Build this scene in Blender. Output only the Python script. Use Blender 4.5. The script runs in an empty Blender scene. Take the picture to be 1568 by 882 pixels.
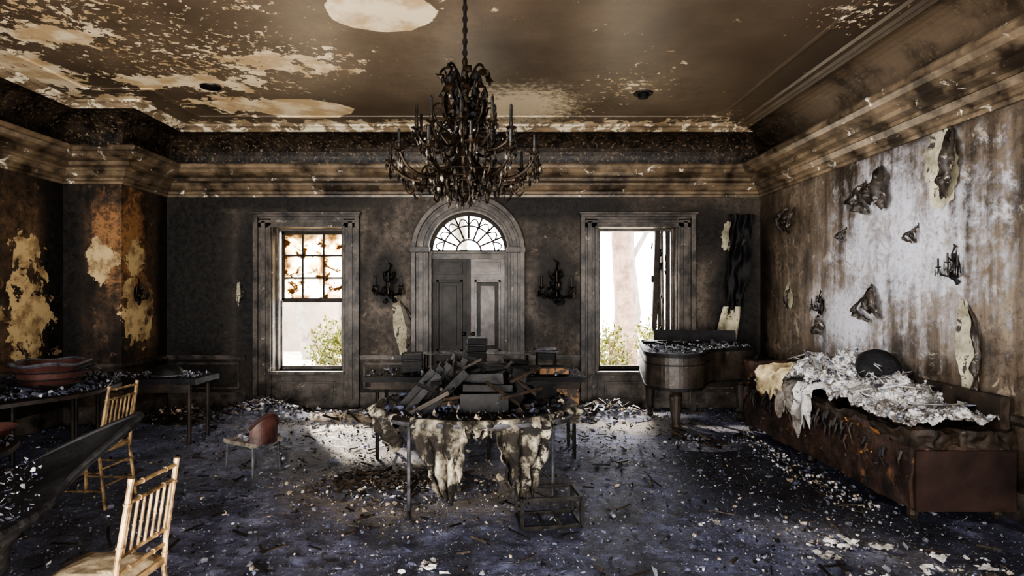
import bpy, math, random
from mathutils import Vector, Matrix, Euler, noise
random.seed(7)
R = random.random
def U(a,b): return a+(b-a)*R()
C = bpy.context.scene.collection

# ------------------------------------------------------------ node helpers
class N:
    def __init__(s, name):
        s.mat = bpy.data.materials.new(name); s.mat.use_nodes = True
        s.nt = s.mat.node_tree; s.bsdf = s.nt.nodes['Principled BSDF']
        s.pos = s.nt.nodes.new('ShaderNodeNewGeometry').outputs['Position']
        s.obj = s.nt.nodes.new('ShaderNodeTexCoord').outputs['Object']
    def _in(s, sock, v):
        if isinstance(v, bpy.types.NodeSocket): s.nt.links.new(v, sock)
        elif isinstance(v, (tuple, list)) and sock.type == 'RGBA': sock.default_value = (*v[:3], 1)
        else: sock.default_value = v
    def math(s, op, a, b=0.0, clamp=False):
        n = s.nt.nodes.new('ShaderNodeMath'); n.operation = op; n.use_clamp = clamp
        s._in(n.inputs[0], a); s._in(n.inputs[1], b); return n.outputs[0]
    def vmul(s, v, sc):
        n = s.nt.nodes.new('ShaderNodeVectorMath'); n.operation = 'MULTIPLY'
        s._in(n.inputs[0], v); n.inputs[1].default_value = sc; return n.outputs[0]
    def noise(s, vec, scale, detail=6, rough=.6, dist=0):
        n = s.nt.nodes.new('ShaderNodeTexNoise'); s._in(n.inputs['Vector'], vec)
        n.inputs['Scale'].default_value = scale; n.inputs['Detail'].default_value = detail
        n.inputs['Roughness'].default_value = rough; n.inputs['Distortion'].default_value = dist
        return n.outputs['Fac']
    def step(s, v, a, b):
        n = s.nt.nodes.new('ShaderNodeMapRange'); s._in(n.inputs['Value'], v)
        n.inputs['From Min'].default_value = a; n.inputs['From Max'].default_value = b
        n.interpolation_type = 'SMOOTHSTEP'; return n.outputs['Result']
    def ramp(s, v, stops):
        n = s.nt.nodes.new('ShaderNodeValToRGB'); s._in(n.inputs[0], v); e = n.color_ramp.elements
        while len(e) < len(stops): e.new(.5)
        for i, (p, c) in enumerate(stops): e[i].position = p; e[i].color = (*c, 1)
        return n.outputs[0]
    def mix(s, f, a, b):
        n = s.nt.nodes.new('ShaderNodeMix'); n.data_type = 'RGBA'
        s._in(n.inputs[0], f); s._in(n.inputs[6], a); s._in(n.inputs[7], b); return n.outputs[2]
    def sep(s, v):
        n = s.nt.nodes.new('ShaderNodeSeparateXYZ'); s.nt.links.new(v, n.inputs[0]); return n.outputs
    def blobs(s, lst):
        out = None
        for (c, r) in lst:
            a = s.nt.nodes.new('ShaderNodeVectorMath'); a.operation = 'SUBTRACT'
            s.nt.links.new(s.pos, a.inputs[0]); a.inputs[1].default_value = c
            b = s.vmul(a.outputs[0], tuple(1/x for x in r))
            l = s.nt.nodes.new('ShaderNodeVectorMath'); l.operation = 'LENGTH'; s.nt.links.new(b, l.inputs[0])
            v = s.math('SUBTRACT', 1.0, l.outputs['Value'])
            out = v if out is None else s.math('MAXIMUM', out, v)
        return out
    def bump(s, h, strength=.4, dist=.02):
        n = s.nt.nodes.new('ShaderNodeBump'); s._in(n.inputs['Height'], h)
        n.inputs['Strength'].default_value = strength; n.inputs['Distance'].default_value = dist
        s.nt.links.new(n.outputs[0], s.bsdf.inputs['Normal'])
    def out(s, col, rough=.7, metal=0.0, spec=.5):
        s._in(s.bsdf.inputs['Base Color'], col); s._in(s.bsdf.inputs['Roughness'], rough)
        s._in(s.bsdf.inputs['Metallic'], metal); s.bsdf.inputs['Specular IOR Level'].default_value = spec
        return s.mat

def simple(name, c1, c2, scale=8, rough=.7, metal=0, bump=.5, c3=None, t3=.62, dist=.01, lo=.35, hi=.65, spec=.5):
    n = N(name)
    f = n.noise(n.obj, scale, 8, .65)
    col = n.ramp(f, [(lo, c1), (hi, c2)])
    if c3 is not None:
        g = n.noise(n.obj, scale*1.7, 7, .7, .5)
        col = n.mix(n.step(g, t3-.03, t3+.03), col, c3)
    n.bump(n.noise(n.obj, scale*3, 8, .7), bump, dist)
    return n.out(col, rough, metal, spec)

# ------------------------------------------------------------ mesh builder
class B:
    def __init__(s): s.v=[]; s.f=[]; s.mi=[]; s.mats=[]
    def add(s, vs, fs, mat):
        if mat not in s.mats: s.mats.append(mat)
        i = s.mats.index(mat); o = len(s.v)
        s.v.extend([tuple(v) for v in vs])
        for f in fs: s.f.append(tuple(o+k for k in f)); s.mi.append(i)
    def box(s, c, d, mat, rot=None):
        hx,hy,hz = d[0]/2,d[1]/2,d[2]/2
        vs=[Vector((x*hx,y*hy,z*hz)) for x in(-1,1) for y in(-1,1) for z in(-1,1)]
        if rot: m=Euler(rot).to_matrix(); vs=[m@v for v in vs]
        c=Vector(c); vs=[v+c for v in vs]
        s.add(vs,[(0,1,3,2),(4,6,7,5),(0,4,5,1),(2,3,7,6),(0,2,6,4),(1,5,7,3)],mat)
    def b2(s, x0,x1,y0,y1,z0,z1, mat): s.box(((x0+x1)/2,(y0+y1)/2,(z0+z1)/2),(x1-x0,y1-y0,z1-z0),mat)
    def tube(s, pts, r, mat, n=8, closed=False):
        pts=[Vector(p) for p in pts]; k=len(pts)
        rs = r if isinstance(r,(list,tuple)) else [r]*k
        vs=[]; prev=None
        for i,p in enumerate(pts):
            if closed: t=(pts[(i+1)%k]-pts[i-1]).normalized()
            else: t=(pts[min(i+1,k-1)]-pts[max(i-1,0)]).normalized()
            if prev is None:
                a=Vector((0,0,1)) if abs(t.z)<.9 else Vector((1,0,0))
                nn=t.cross(a).normalized()
            else:
                nn=(prev-t*prev.dot(t)).normalized()
            prev=nn; bb=t.cross(nn)
            for j in range(n):
                a=2*math.pi*j/n; vs.append(p+(nn*math.cos(a)+bb*math.sin(a))*rs[i])
        fs=[]
        for i in range(k if closed else k-1):
            i2=(i+1)%k
            for j in range(n): fs.append((i*n+j,i*n+(j+1)%n,i2*n+(j+1)%n,i2*n+j))
        if not closed: fs.append(tuple(range(n))[::-1]); fs.append(tuple((k-1)*n+j for j in range(n)))
        s.add(vs,fs,mat)
    def lathe(s, prof, c, mat, n=24, caps=True):
        vs=[];c=Vector(c)
        for r,z in prof:
            for j in range(n):
                a=2*math.pi*j/n; vs.append(c+Vector((r*math.cos(a),r*math.sin(a),z)))
        fs=[]
        for i in range(len(prof)-1):
            for j in range(n): fs.append((i*n+j,i*n+(j+1)%n,(i+1)*n+(j+1)%n,(i+1)*n+j))
        if caps: fs.append(tuple(range(n))[::-1]); fs.append(tuple((len(prof)-1)*n+j for j in range(n)))
        s.add(vs,fs,mat)
    def grid(s, fn, nu, nv, mat):
        vs=[fn(i/nu,j/nv) for j in range(nv+1) for i in range(nu+1)]
        fs=[(j*(nu+1)+i,j*(nu+1)+i+1,(j+1)*(nu+1)+i+1,(j+1)*(nu+1)+i) for j in range(nv) for i in range(nu)]
        s.add(vs,fs,mat)
    def prism(s, poly, z0, z1, mat):
        k=len(poly)
        vs=[(x,y,z0) for x,y in poly]+[(x,y,z1) for x,y in poly]
        fs=[tuple(range(k))[::-1],tuple(range(k,2*k))]+[(i,(i+1)%k,k+(i+1)%k,k+i) for i in range(k)]
        s.add(vs,fs,mat)
    def noisybox(s, c, d, n, amp, mat, fr=4.0, rot=None):
        m=Euler(rot).to_matrix() if rot else Matrix.Identity(3); c=Vector(c)
        def P(x,y,z):
            w=m@Vector((x*d[0]/2,y*d[1]/2,z*d[2]/2))+c
            return w+(noise.noise_vector(w*fr)+noise.noise_vector(w*fr*2.7)*.5)*amp
        for ax in range(3):
            for sg in(-1,1):
                def fn(u,v,ax=ax,sg=sg):
                    a=2*u-1; b=2*v-1
                    if sg<0: a,b=b,a
                    q=[0,0,0]; q[ax]=sg; q[(ax+1)%3]=a; q[(ax+2)%3]=b
                    return P(*q)
                s.grid(fn,n,n,mat)
    def blob(s, c, r, mat, j=.35):
        t=(1+5**.5)/2
        base=[(-1,t,0),(1,t,0),(-1,-t,0),(1,-t,0),(0,-1,t),(0,1,t),(0,-1,-t),(0,1,-t),(t,0,-1),(t,0,1),(-t,0,-1),(-t,0,1)]
        fs=[(0,11,5),(0,5,1),(0,1,7),(0,7,10),(0,10,11),(1,5,9),(5,11,4),(11,10,2),(10,7,6),(7,1,8),(3,9,4),(3,4,2),(3,2,6),(3,6,8),(3,8,9),(4,9,5),(2,4,11),(6,2,10),(8,6,7),(9,8,1)]
        c=Vector(c); rr=r if isinstance(r,(tuple,list)) else (r,r,r)
        vs=[]
        for b in base:
            k=(1+U(-j,j))/1.9
            vs.append(c+Vector((b[0]*rr[0]*k,b[1]*rr[1]*k,b[2]*rr[2]*k)))
        s.add(vs,fs,mat)
    def flake(s, c, r, mat, tilt=.4):
        k=random.choice((3,4,4,5,6)); a0=U(0,6.28); m=Euler((U(-tilt,tilt),U(-tilt,tilt),U(0,6.28))).to_matrix()
        vs=[]; st=U(.15,.95)
        for i in range(k):
            a=a0+2*math.pi*(i+U(-.3,.3))/k; q=r*U(.35,1.25)
            vs.append(m@Vector((q*math.cos(a),q*st*math.sin(a),U(-.15,.3)*r)))
        lo=min(v.z for v in vs); c=Vector(c)
        vs=[v+c-Vector((0,0,lo)) for v in vs]
        vs.append(sum(vs,Vector())/k+Vector((0,0,r*U(0,.3))))
        s.add(vs,[(i,(i+1)%k,k) for i in range(k)],mat)
    def done(s, name, loc=(0,0,0), rot=(0,0,0), smooth=False, bevel=0, scale=1):
        me=bpy.data.meshes.new(name); me.from_pydata(s.v,[],s.f)
        for m in s.mats: me.materials.append(m)
        me.polygons.foreach_set('material_index',s.mi)
        if smooth: me.polygons.foreach_set('use_smooth',[True]*len(me.polygons))
        me.update()
        ob=bpy.data.objects.new(name,me); C.objects.link(ob); ob.location=loc; ob.rotation_euler=rot; ob.scale=(scale,)*3
        if bevel:
            b=ob.modifiers.new('bev','BEVEL'); b.width=bevel; b.segments=2; b.limit_method='ANGLE'
        return ob

# ------------------------------------------------------------ materials
XR,YB,XL,XB,YC = 3.55,8.0,-5.23,-4.53,7.04
Y0 = -1.4; ZC = 3.70

n=N('scorched_ceiling_plaster')
big=n.noise(n.pos,.7,5,.6); col=n.ramp(big,[(.35,(.10,.073,.050)),(.65,(.225,.170,.118))])
fine=n.noise(n.pos,5,8,.7); col=n.mix(n.math('MULTIPLY',n.step(fine,.40,.72),.7),col,(.12,.087,.06))
sp=n.noise(n.pos,40,4,.8); col=n.mix(n.math('MULTIPLY',n.step(sp,.55,.7),.5),col,(.055,.041,.029))
sk=n.blobs([((-1.2,3.2,ZC),(2.8,1.4,1)),((3.6,4.2,ZC),(1.8,3.8,1)),((-4.6,3.8,ZC),(1.7,1.7,1)),((1.5,3.3,ZC),(2.8,1.2,1))])
col=n.mix(n.math('MULTIPLY',n.step(n.math('ADD',sk,n.math('MULTIPLY',n.math('SUBTRACT',big,.5),2)),0,.8),.75),col,(.040,.031,.025))
bl=n.blobs([((-.91,4.47,ZC),(.42,.37,1)),((-2.28,6.84,ZC),(.58,.36,1))])
ed=n.noise(n.pos,2.2,5,.6)
m1=n.step(n.math('ADD',bl,n.math('MULTIPLY',n.math('SUBTRACT',ed,.5),.5)),.0,.03)
bl2=n.blobs([((-2.0,5.45,ZC),(.85,.5,1)),((-3.7,4.9,ZC),(.8,.4,1)),((-3.2,6.0,ZC),(1.2,.4,1)),
             ((-4.5,5.7,ZC),(.6,.9,1)),((-3.0,6.7,ZC),(.9,.5,1)),((-4.2,6.6,ZC),(.5,.5,1))])
fl=n.noise(n.pos,5.5,8,.68,.25)
m2=n.step(n.math('ADD',n.math('MULTIPLY',bl2,.34),fl),.645,.66)
bl3=n.blobs([((-3.6,4.3,ZC),(2.2,1.0,1)),((1.35,6.1,ZC),(.7,.7,1)),((2.7,4.5,ZC),(.5,.5,1)),((-1.9,4.35,ZC),(.45,.3,1)),((2.7,7.2,ZC),(.6,.5,1)),((.6,7.0,ZC),(1.0,.5,1)),((-2.6,5.4,ZC),(1.8,1.4,1))])
f3=n.noise(n.pos,13,6,.7,.3)
m5=n.step(n.math('ADD',n.math('MULTIPLY',bl3,.16),f3),.672,.685)
painted_gleam=n.blobs([((.25,6.75,ZC),(.85,.9,1))])  # window gleam painted into the ceiling colour
col=n.mix(n.math('MULTIPLY',n.step(n.math('ADD',painted_gleam,n.math('MULTIPLY',n.math('SUBTRACT',f3,.5),1.8)),.05,.7),.95),col,(.90,.76,.54))
P_=n.sep(n.pos)
edge=n.math('MULTIPLY',n.step(P_[1],7.0,7.55),.27)  # peel flecks thicken at the back edge, painting in its window light
m3=n.step(n.math('ADD',edge,fl),.66,.70)
mm=n.math('MAXIMUM',n.math('MAXIMUM',m1,m2),n.math('MAXIMUM',m3,m5))
fc=n.mix(n.step(n.noise(n.pos,3,5,.6),.4,.6),(.58,.42,.24),(.88,.75,.54))
col=n.mix(mm,col,fc)
n.bump(n.math('ADD',n.math('MULTIPLY',mm,-.6),n.math('MULTIPLY',fine,.3)),.5,.02)
M_ceil=n.out(col,.42)

def wallmat(name, dark, mid, lite, streak=1.0, painted_light=None, peel=None, darkblobs=None, rough=.6, litecol=(.5,.49,.5), warm=None, thr=.12):
    n=N(name)
    st=n.noise(n.vmul(n.pos,(3,3,.35)),1.6,7,.65); bg=n.noise(n.pos,1.3,8,.68)
    f=n.math('ADD',n.math('MULTIPLY',st,.5*streak),n.math('MULTIPLY',bg,1-.5*streak))
    col=n.ramp(f,[(.40,dark),(.51,mid),(.62,lite)])
    fi=n.noise(n.pos,14,8,.75); fz=n.noise(n.pos,5,8,.75,.6)
    if warm:
        b=n.blobs(warm); col=n.mix(n.math('MULTIPLY',n.step(n.math('ADD',b,n.math('MULTIPLY',n.math('SUBTRACT',fz,.5),2.5)),0,.7),.9),col,(.36,.19,.085))
    col=n.mix(n.math('MULTIPLY',n.step(fi,.47,.60),.65),col,dark)
    col=n.mix(n.math('MULTIPLY',n.step(fz,.57,.64),.5),col,tuple(min(1,c*1.6) for c in lite))
    if painted_light:
        b=n.blobs(painted_light)
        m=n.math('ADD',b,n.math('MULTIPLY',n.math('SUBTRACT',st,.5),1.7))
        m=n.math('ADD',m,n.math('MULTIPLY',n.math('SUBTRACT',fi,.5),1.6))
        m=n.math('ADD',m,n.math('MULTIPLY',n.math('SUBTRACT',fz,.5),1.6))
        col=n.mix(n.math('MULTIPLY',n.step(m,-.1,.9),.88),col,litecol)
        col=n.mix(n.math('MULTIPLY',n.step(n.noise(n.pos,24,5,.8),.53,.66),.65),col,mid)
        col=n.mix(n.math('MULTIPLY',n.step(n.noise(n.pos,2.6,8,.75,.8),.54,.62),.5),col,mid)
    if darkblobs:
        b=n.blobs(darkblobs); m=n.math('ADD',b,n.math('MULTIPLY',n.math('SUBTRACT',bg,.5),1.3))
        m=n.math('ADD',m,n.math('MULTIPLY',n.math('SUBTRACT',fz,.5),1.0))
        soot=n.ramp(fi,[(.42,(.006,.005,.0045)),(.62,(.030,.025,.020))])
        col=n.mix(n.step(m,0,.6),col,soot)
    h=n.math('ADD',n.math('MULTIPLY',fi,.5),n.math('MULTIPLY',fz,.5))
    if peel:
        b=n.blobs(peel); e=n.noise(n.pos,4.5,6,.65,.3)
        m=n.step(n.math('ADD',b,n.math('MULTIPLY',n.math('SUBTRACT',e,.5),3.0)),thr,thr+.04)
        pc=n.mix(n.step(n.noise(n.pos,5,6,.7),.42,.62),(.58,.44,.24),(.26,.175,.095))
        col=n.mix(m,col,pc); h=n.math('SUBTRACT',h,m)
    n.bump(h,.6,.025)
    return n.out(col,rough,spec=.4)

M_wr=wallmat('right_wall_painted_hotspot',(.035,.027,.020),(.14,.106,.076),(.29,.24,.18),1.0,
    painted_light=[((XR,5.2,2.0),(1,1.25,1.0)),((XR,6.0,1.3),(1,.8,.6))],  # pale blobs paint the bright pool of light into the wall colour
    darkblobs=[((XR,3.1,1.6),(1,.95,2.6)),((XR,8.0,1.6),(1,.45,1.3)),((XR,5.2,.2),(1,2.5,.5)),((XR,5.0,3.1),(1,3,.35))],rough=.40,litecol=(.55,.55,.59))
M_wb=wallmat('sooty_back_wall',(.018,.014,.011),(.080,.064,.050),(.19,.155,.12),.5,
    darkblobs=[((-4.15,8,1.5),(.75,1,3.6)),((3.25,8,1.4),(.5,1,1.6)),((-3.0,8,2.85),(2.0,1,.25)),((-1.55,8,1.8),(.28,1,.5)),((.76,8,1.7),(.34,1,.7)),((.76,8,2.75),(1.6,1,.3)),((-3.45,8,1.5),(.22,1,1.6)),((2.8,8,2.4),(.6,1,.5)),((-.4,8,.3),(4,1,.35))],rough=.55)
M_wl=wallmat('peeling_left_wall',(.014,.011,.009),(.075,.05,.032),(.19,.115,.065),.6,
    peel=[((XL,6.45,2.05),(.5,.28,.26)),((XL,6.55,1.2),(.5,.42,.62)),((-4.75,YC,1.92),(.25,.3,.28)),((XB,7.35,1.3),(.1,.36,.5)),((XB,7.3,2.0),(.1,.2,.25))],
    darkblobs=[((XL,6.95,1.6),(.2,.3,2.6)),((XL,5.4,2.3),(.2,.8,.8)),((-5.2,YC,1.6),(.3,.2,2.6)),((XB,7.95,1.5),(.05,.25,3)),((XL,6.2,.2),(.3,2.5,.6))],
    warm=[((XB,7.25,2.1),(.15,.35,1.0)),((-4.7,YC,2.2),(.25,.1,.7))],thr=.2)  # orange-brown breast, with its lit look painted into the colour
M_trim=simple('charred_molding',(.020,.016,.013),(.125,.105,.088),5,.42,bump=.5,c3=(.32,.28,.24),t3=.65,lo=.38,hi=.62)
M_corn=simple('scorched_cornice_plaster',(.035,.025,.017),(.235,.175,.115),3.5,.33,bump=.5,c3=(.85,.78,.65),t3=.635,lo=.38,hi=.62)  # scorched plaster; the near-white patches are painted highlights
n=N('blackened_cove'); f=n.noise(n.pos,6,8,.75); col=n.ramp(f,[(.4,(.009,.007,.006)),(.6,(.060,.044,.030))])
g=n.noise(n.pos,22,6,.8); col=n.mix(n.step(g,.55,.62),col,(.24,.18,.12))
P_=n.sep(n.pos); br=n.math('MULTIPLY',n.step(P_[0],2.9,3.2),n.step(P_[1],7.6,6.2)); br=n.math('MULTIPLY',br,n.step(n.noise(n.pos,1.5,5,.6),.30,.60))  # right side painted lighter, as if lit, over the blackened cove
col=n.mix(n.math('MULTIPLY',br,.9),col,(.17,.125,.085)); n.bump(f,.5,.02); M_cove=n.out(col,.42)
M_ctrim=simple('ceiling_border_plaster',(.12,.085,.055),(.38,.29,.19),3,.42,bump=.4,c3=(.85,.75,.56),t3=.52)
# floor
n=N('ash_covered_floorboards')
bg=n.noise(n.pos,.9,6,.65); md=n.noise(n.pos,3.2,9,.76)
f=n.math('ADD',n.math('MULTIPLY',bg,.45),n.math('MULTIPLY',md,.55))
col=n.ramp(f,[(.40,(.014,.014,.022)),(.47,(.055,.059,.098)),(.53,(.13,.14,.24)),(.60,(.28,.30,.45))])
fi=n.noise(n.pos,11,9,.8); col=n.mix(n.math('MULTIPLY',n.step(fi,.50,.60),.85),col,(.013,.012,.016))
f2=n.noise(n.pos,30,8,.8); col=n.mix(n.math('MULTIPLY',n.step(f2,.56,.62),.7),col,(.36,.375,.50))
wb=n.blobs([((-.6,4.7,0),(1.3,.9,1)),((-1.8,7.4,0),(2.0,1.1,1)),((1.6,7.1,0),(1,.8,1))])
col=n.mix(n.math('MULTIPLY',n.step(n.math('ADD',wb,n.math('MULTIPLY',n.math('SUBTRACT',fi,.5),2.2)),0,.6),.8),col,(.40,.35,.29))
db=n.blobs([((2.2,5.0,0),(.9,1.3,1)),((-1.6,5.6,0),(.8,.4,1)),((3.2,2.8,0),(1.2,.8,1))]); col=n.mix(n.math('MULTIPLY',n.step(n.math('ADD',db,n.math('MULTIPLY',n.math('SUBTRACT',md,.5),1.8)),0,.5),.8),col,(.008,.007,.008))
P_=n.sep(n.pos)
pl=n.math('PINGPONG',P_[1],.07); gap=n.step(pl,.005,.0)
col=n.mix(n.math('MULTIPLY',gap,.7),col,(.004,.004,.006))
n.bump(n.math('ADD',n.math('MULTIPLY',fi,.8),n.math('MULTIPLY',f2,.5)),1.0,.035)
M_floor=n.out(col,n.ramp(bg,[(.35,(.30,)*3),(.6,(.5,)*3)]))

M_char=simple('charcoal',(.004,.004,.0045),(.016,.015,.016),9,.55,bump=.8,c3=(.055,.055,.063),t3=.68,spec=.35)
M_char2=simple('charred_wood',(.008,.0055,.004),(.046,.031,.021),7,.5,bump=.8,c3=(.14,.12,.10),t3=.66,spec=.4)
M_iron=simple('sooty_black_metal',(.008,.007,.006),(.035,.031,.028),12,.42,metal=.5,bump=.3)
M_brass=simple('burnt_bronze',(.008,.006,.004),(.045,.029,.017),14,.4,metal=.6,bump=.4)
M_steel=simple('scorched_steel',(.04,.04,.045),(.18,.18,.20),10,.42,metal=.5,bump=.3)
M_white=simple('white_ash',(.20,.20,.225),(.56,.56,.59),9,.85,bump=.6)
M_grey=simple('grey_ash',(.06,.06,.075),(.20,.205,.25),9,.8,bump=.6)
M_tan=simple('tan_plaster_chips',(.15,.115,.075),(.50,.42,.32),9,.8,bump=.5)
M_blue=simple('blue_grey_ash',(.03,.034,.053),(.12,.13,.21),9,.6,bump=.5)
M_gold=simple('scorched_gilt_wood',(.050,.030,.016),(.42,.29,.155),9,.35,metal=.15,bump=.3,lo=.37,hi=.64)
M_pad=simple('soiled_cushion',(.09,.065,.04),(.40,.32,.22),7,.8,bump=.4)
M_rust=simple('burnt_upholstery',(.012,.007,.006),(.075,.040,.027),3.5,.5,bump=1,c3=(.17,.085,.038),t3=.61,dist=.03)
M_rustp=simple('scorched_base_panel',(.014,.009,.008),(.048,.028,.023),3,.38,bump=.3)
M_wool=simple('burnt_wadding',(.22,.20,.18),(.72,.70,.69),6,.95,bump=1,c3=(.12,.10,.085),t3=.58,dist=.03,lo=.38,hi=.58)
M_wool2=simple('singed_wadding',(.09,.075,.062),(.36,.32,.28),12,.95,bump=1,dist=.02)
M_cloth=simple('scorched_linen',(.018,.014,.010),(.42,.38,.30),4.5,.85,bump=.8,c3=(.010,.008,.007),t3=.53,dist=.02,lo=.44,hi=.61)
M_ycl=simple('yellowed_fabric',(.13,.095,.05),(.60,.50,.31),6,.8,bump=.6)
M_orange=simple('bare_orange_wood',(.16,.07,.022),(.36,.18,.07),5,.5,bump=.3,c3=(.03,.02,.01),t3=.54)
M_redbr=simple('red_brown_leather',(.025,.012,.010),(.10,.042,.034),6,.4,bump=.3)
M_door=simple('grey_brown_door_paint',(.07,.058,.050),(.23,.195,.175),4,.40,bump=.4)
M_doord=simple('blackened_door_paint',(.012,.010,.009),(.050,.043,.037),5,.5,bump=.5,spec=.35)
M_bush=simple('bush_leaves',(.012,.035,.005),(.17,.15,.015),9,.6,bump=.2)
M_bark=simple('tree_bark',(.09,.058,.04),(.24,.165,.13),5,.9,bump=.7)
M_far=simple('distant_branches',(.14,.12,.10),(.28,.24,.20),5,.9,bump=.3)
M_grnd=simple('bright_gravel',(.4,.36,.28),(.7,.66,.56),5,.9,bump=.3)
M_stone=simple('pale_stucco',(.17,.13,.10),(.28,.22,.18),2,.9,bump=.3)
M_rail=simple('weathered_rail',(.25,.22,.18),(.4,.36,.3),4,.6,bump=.1)
M_pale=simple('bare_pale_plaster',(.14,.12,.075),(.54,.50,.37),4.5,.7,bump=.5,c3=(.05,.04,.03),t3=.575)
M_flap=simple('curled_wallpaper',(.010,.008,.006),(.07,.054,.042),8,.5,bump=.5,c3=(.32,.28,.23),t3=.60)
n=N('sooty_crystal'); f=n.noise(n.obj,22,3,.6); M_cry=n.out(n.ramp(f,[(.45,(.010,.008,.006)),(.60,(.09,.075,.06)),(.72,(.52,.46,.38))]),.18); n.bsdf.inputs['Transmission Weight'].default_value=.12
n=N('heat_stained_glass'); f=n.noise(n.pos,2.6,7,.65,.8)
c=n.ramp(f,[(.36,(.19,.14,.09)),(.43,(.42,.34,.23)),(.50,(.62,.57,.48)),(.57,(.80,.79,.76)),(.66,(.50,.43,.32))])
tr=n.nt.nodes.new('ShaderNodeBsdfTransparent'); tl=n.nt.nodes.new('ShaderNodeBsdfTranslucent'); ms=n.nt.nodes.new('ShaderNodeMixShader')
dk=n.mix(n.step(n.noise(n.pos,6,6,.7,.5),.54,.60),c,(.085,.050,.024))
n.nt.links.new(dk,tr.inputs[0]); n.nt.links.new(dk,tl.inputs[0]); ms.inputs[0].default_value=.75
n.nt.links.new(tr.outputs[0],ms.inputs[1]); n.nt.links.new(tl.outputs[0],ms.inputs[2])
n.nt.links.new(ms.outputs[0],n.nt.nodes['Material Output'].inputs[0]); M_amber=n.mat
n=N('clear_shelf_glass'); M_glass=n.out((.8,.85,.85),.08); n.bsdf.inputs['Transmission Weight'].default_value=.85

# ------------------------------------------------------------ ROOM
b=B(); nx,ny=300,320
def fl_(u,v):
    x=XL-.05+(XR-XL+.1)*u; y=Y0-.05+(8.35-Y0)*v
    p=Vector((x,y,0)); h=noise.fractal(p*2.2,.9,2.1,6)*.010
    h+=max(0,noise.fractal(p*7+Vector((5,2,1)),.8,2.0,4))*.020
    return (x,y,min(.04,max(-.01,h))-.010)
b.grid(fl_,nx,ny,M_floor); b.b2(XL-.3,XR+.3,Y0-.3,8.35,-.2,-.03,M_floor)
b.done('floor',smooth=True)
b=B(); b.b2(XL-.3,XR+.3,Y0-.3,8.4,ZC,ZC+.15,M_ceil); b.done('ceiling')
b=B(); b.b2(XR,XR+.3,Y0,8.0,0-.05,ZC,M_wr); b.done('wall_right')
b=B(); b.b2(XL-.3,XL,Y0,YC,-.05,ZC,M_wl); b.b2(XL-.3,XB,YC,8.35,-.05,ZC,M_wl); b.done('wall_left')
LW=(-3.10,-2.12,.50,2.45); RW=(1.32,2.42,.50,2.45); DX=-.427; DR=.54; DZ=2.13
DW=(DX-DR-.02,DX+DR+.02,0,DZ+DR+.02)
def cells(b,x0,x1,z0,z1,holes,y0,y1,mat):
    xs=sorted({x0,x1,*[h[0] for h in holes],*[h[1] for h in holes]}); zs=sorted({z0,z1,*[h[2] for h in holes],*[h[3] for h in holes]})
    for i in range(len(xs)-1):
        zstart=None
        for j in range(len(zs)-1):
            cx=(xs[i]+xs[i+1])/2; cz=(zs[j]+zs[j+1])/2
            hole=any(h[0]<cx<h[1] and h[2]<cz<h[3] for h in holes)
            if not hole and zstart is None: zstart=zs[j]
            if hole and zstart is not None:
                b.b2(xs[i],xs[i+1],y0,y1,zstart,zs[j],mat); zstart=None
        if zstart is not None: b.b2(xs[i],xs[i+1],y0,y1,zstart,zs[-1],mat)
b=B(); cells(b,XB,XR+.3,-.05,ZC,[LW,RW,(DW[0],DW[1],-.05,DW[3])],8.0,8.35,M_wb)
na=32; arc=[(DX+DR*math.cos(math.pi*i/na),DZ+DR*math.sin(math.pi*i/na)) for i in range(na+1)]
vs=[];fs=[]
for (x,z) in arc:
    k=(x-DX)/DR; tx=DX+ (DR+.02)*max(-1,min(1,k*1.42)); tz=DW[3] if abs(k*1.42)<1 else DZ+(DW[3]-DZ)*min(1,(1-abs(k))/.296)
    for y in (8.0,8.35): vs += [(x,y,z),(tx,y,tz)]
for i in range(na):
    o=i*4; p=o+4
    fs += [(o,p,p+1,o+1),(o+2,o+3,p+3,p+2),(o,o+2,p+2,p)]
b.add(vs,fs,M_wb); b.done('wall_back')
b=B(); rear=[(-4.2,-2.9,.5,2.8),(-1.5,-.1,.5,2.8),(1.4,2.7,.5,2.8)]  # unseen wall; openings invented to hold the fill lamps
cells(b,XL-.3,XR+.3,-.05,ZC,rear,Y0-.3,Y0,M_wb); b.done('wall_rear')

outline=[(XR,Y0),(XR,8.0),(XB,8.0),(XB,YC),(XL,YC),(XL,Y0)]
def sweep(b,prof,mat,outl=outline,closed=True):
    k=len(outl); vs=[]; nor=[]
    for i in range(k):
        a=Vector(outl[i]); c=Vector(outl[(i+1)%k]); d=(c-a).normalized(); nor.append(Vector((-d.y,d.x)))
    for i in range(k):
        o=nor[i]+nor[i-1]
        if not closed and i==0: o=nor[0]
        if not closed and i==k-1: o=nor[i-1]
        for p,z in prof: vs.append((outl[i][0]+o.x*p,outl[i][1]+o.y*p,z))
    m=len(prof); fs=[]
    for i in range(k if closed else k-1):
        j=(i+1)%k
        for q in range(m-1): fs.append((i*m+q,j*m+q,j*m+q+1,i*m+q+1))
    b.add(vs,fs,mat)
b=B(); sweep(b,[(0,2.86),(.03,2.86),(.035,2.89),(.06,2.90),(.06,2.93),(.10,2.95),(.13,3.0),(.15,3.0),(.15,3.03),(.24,3.045),(.24,3.085),(.31,3.10),(.36,3.13),(.385,3.17),(.41,3.18),(.41,3.215),(.40,3.235),(.0,3.25)],M_corn)
b.done('trim_1')
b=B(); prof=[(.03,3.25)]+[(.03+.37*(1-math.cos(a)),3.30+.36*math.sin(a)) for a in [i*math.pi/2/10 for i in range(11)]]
sweep(b,prof,M_cove); b.done('trim_2')
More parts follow.
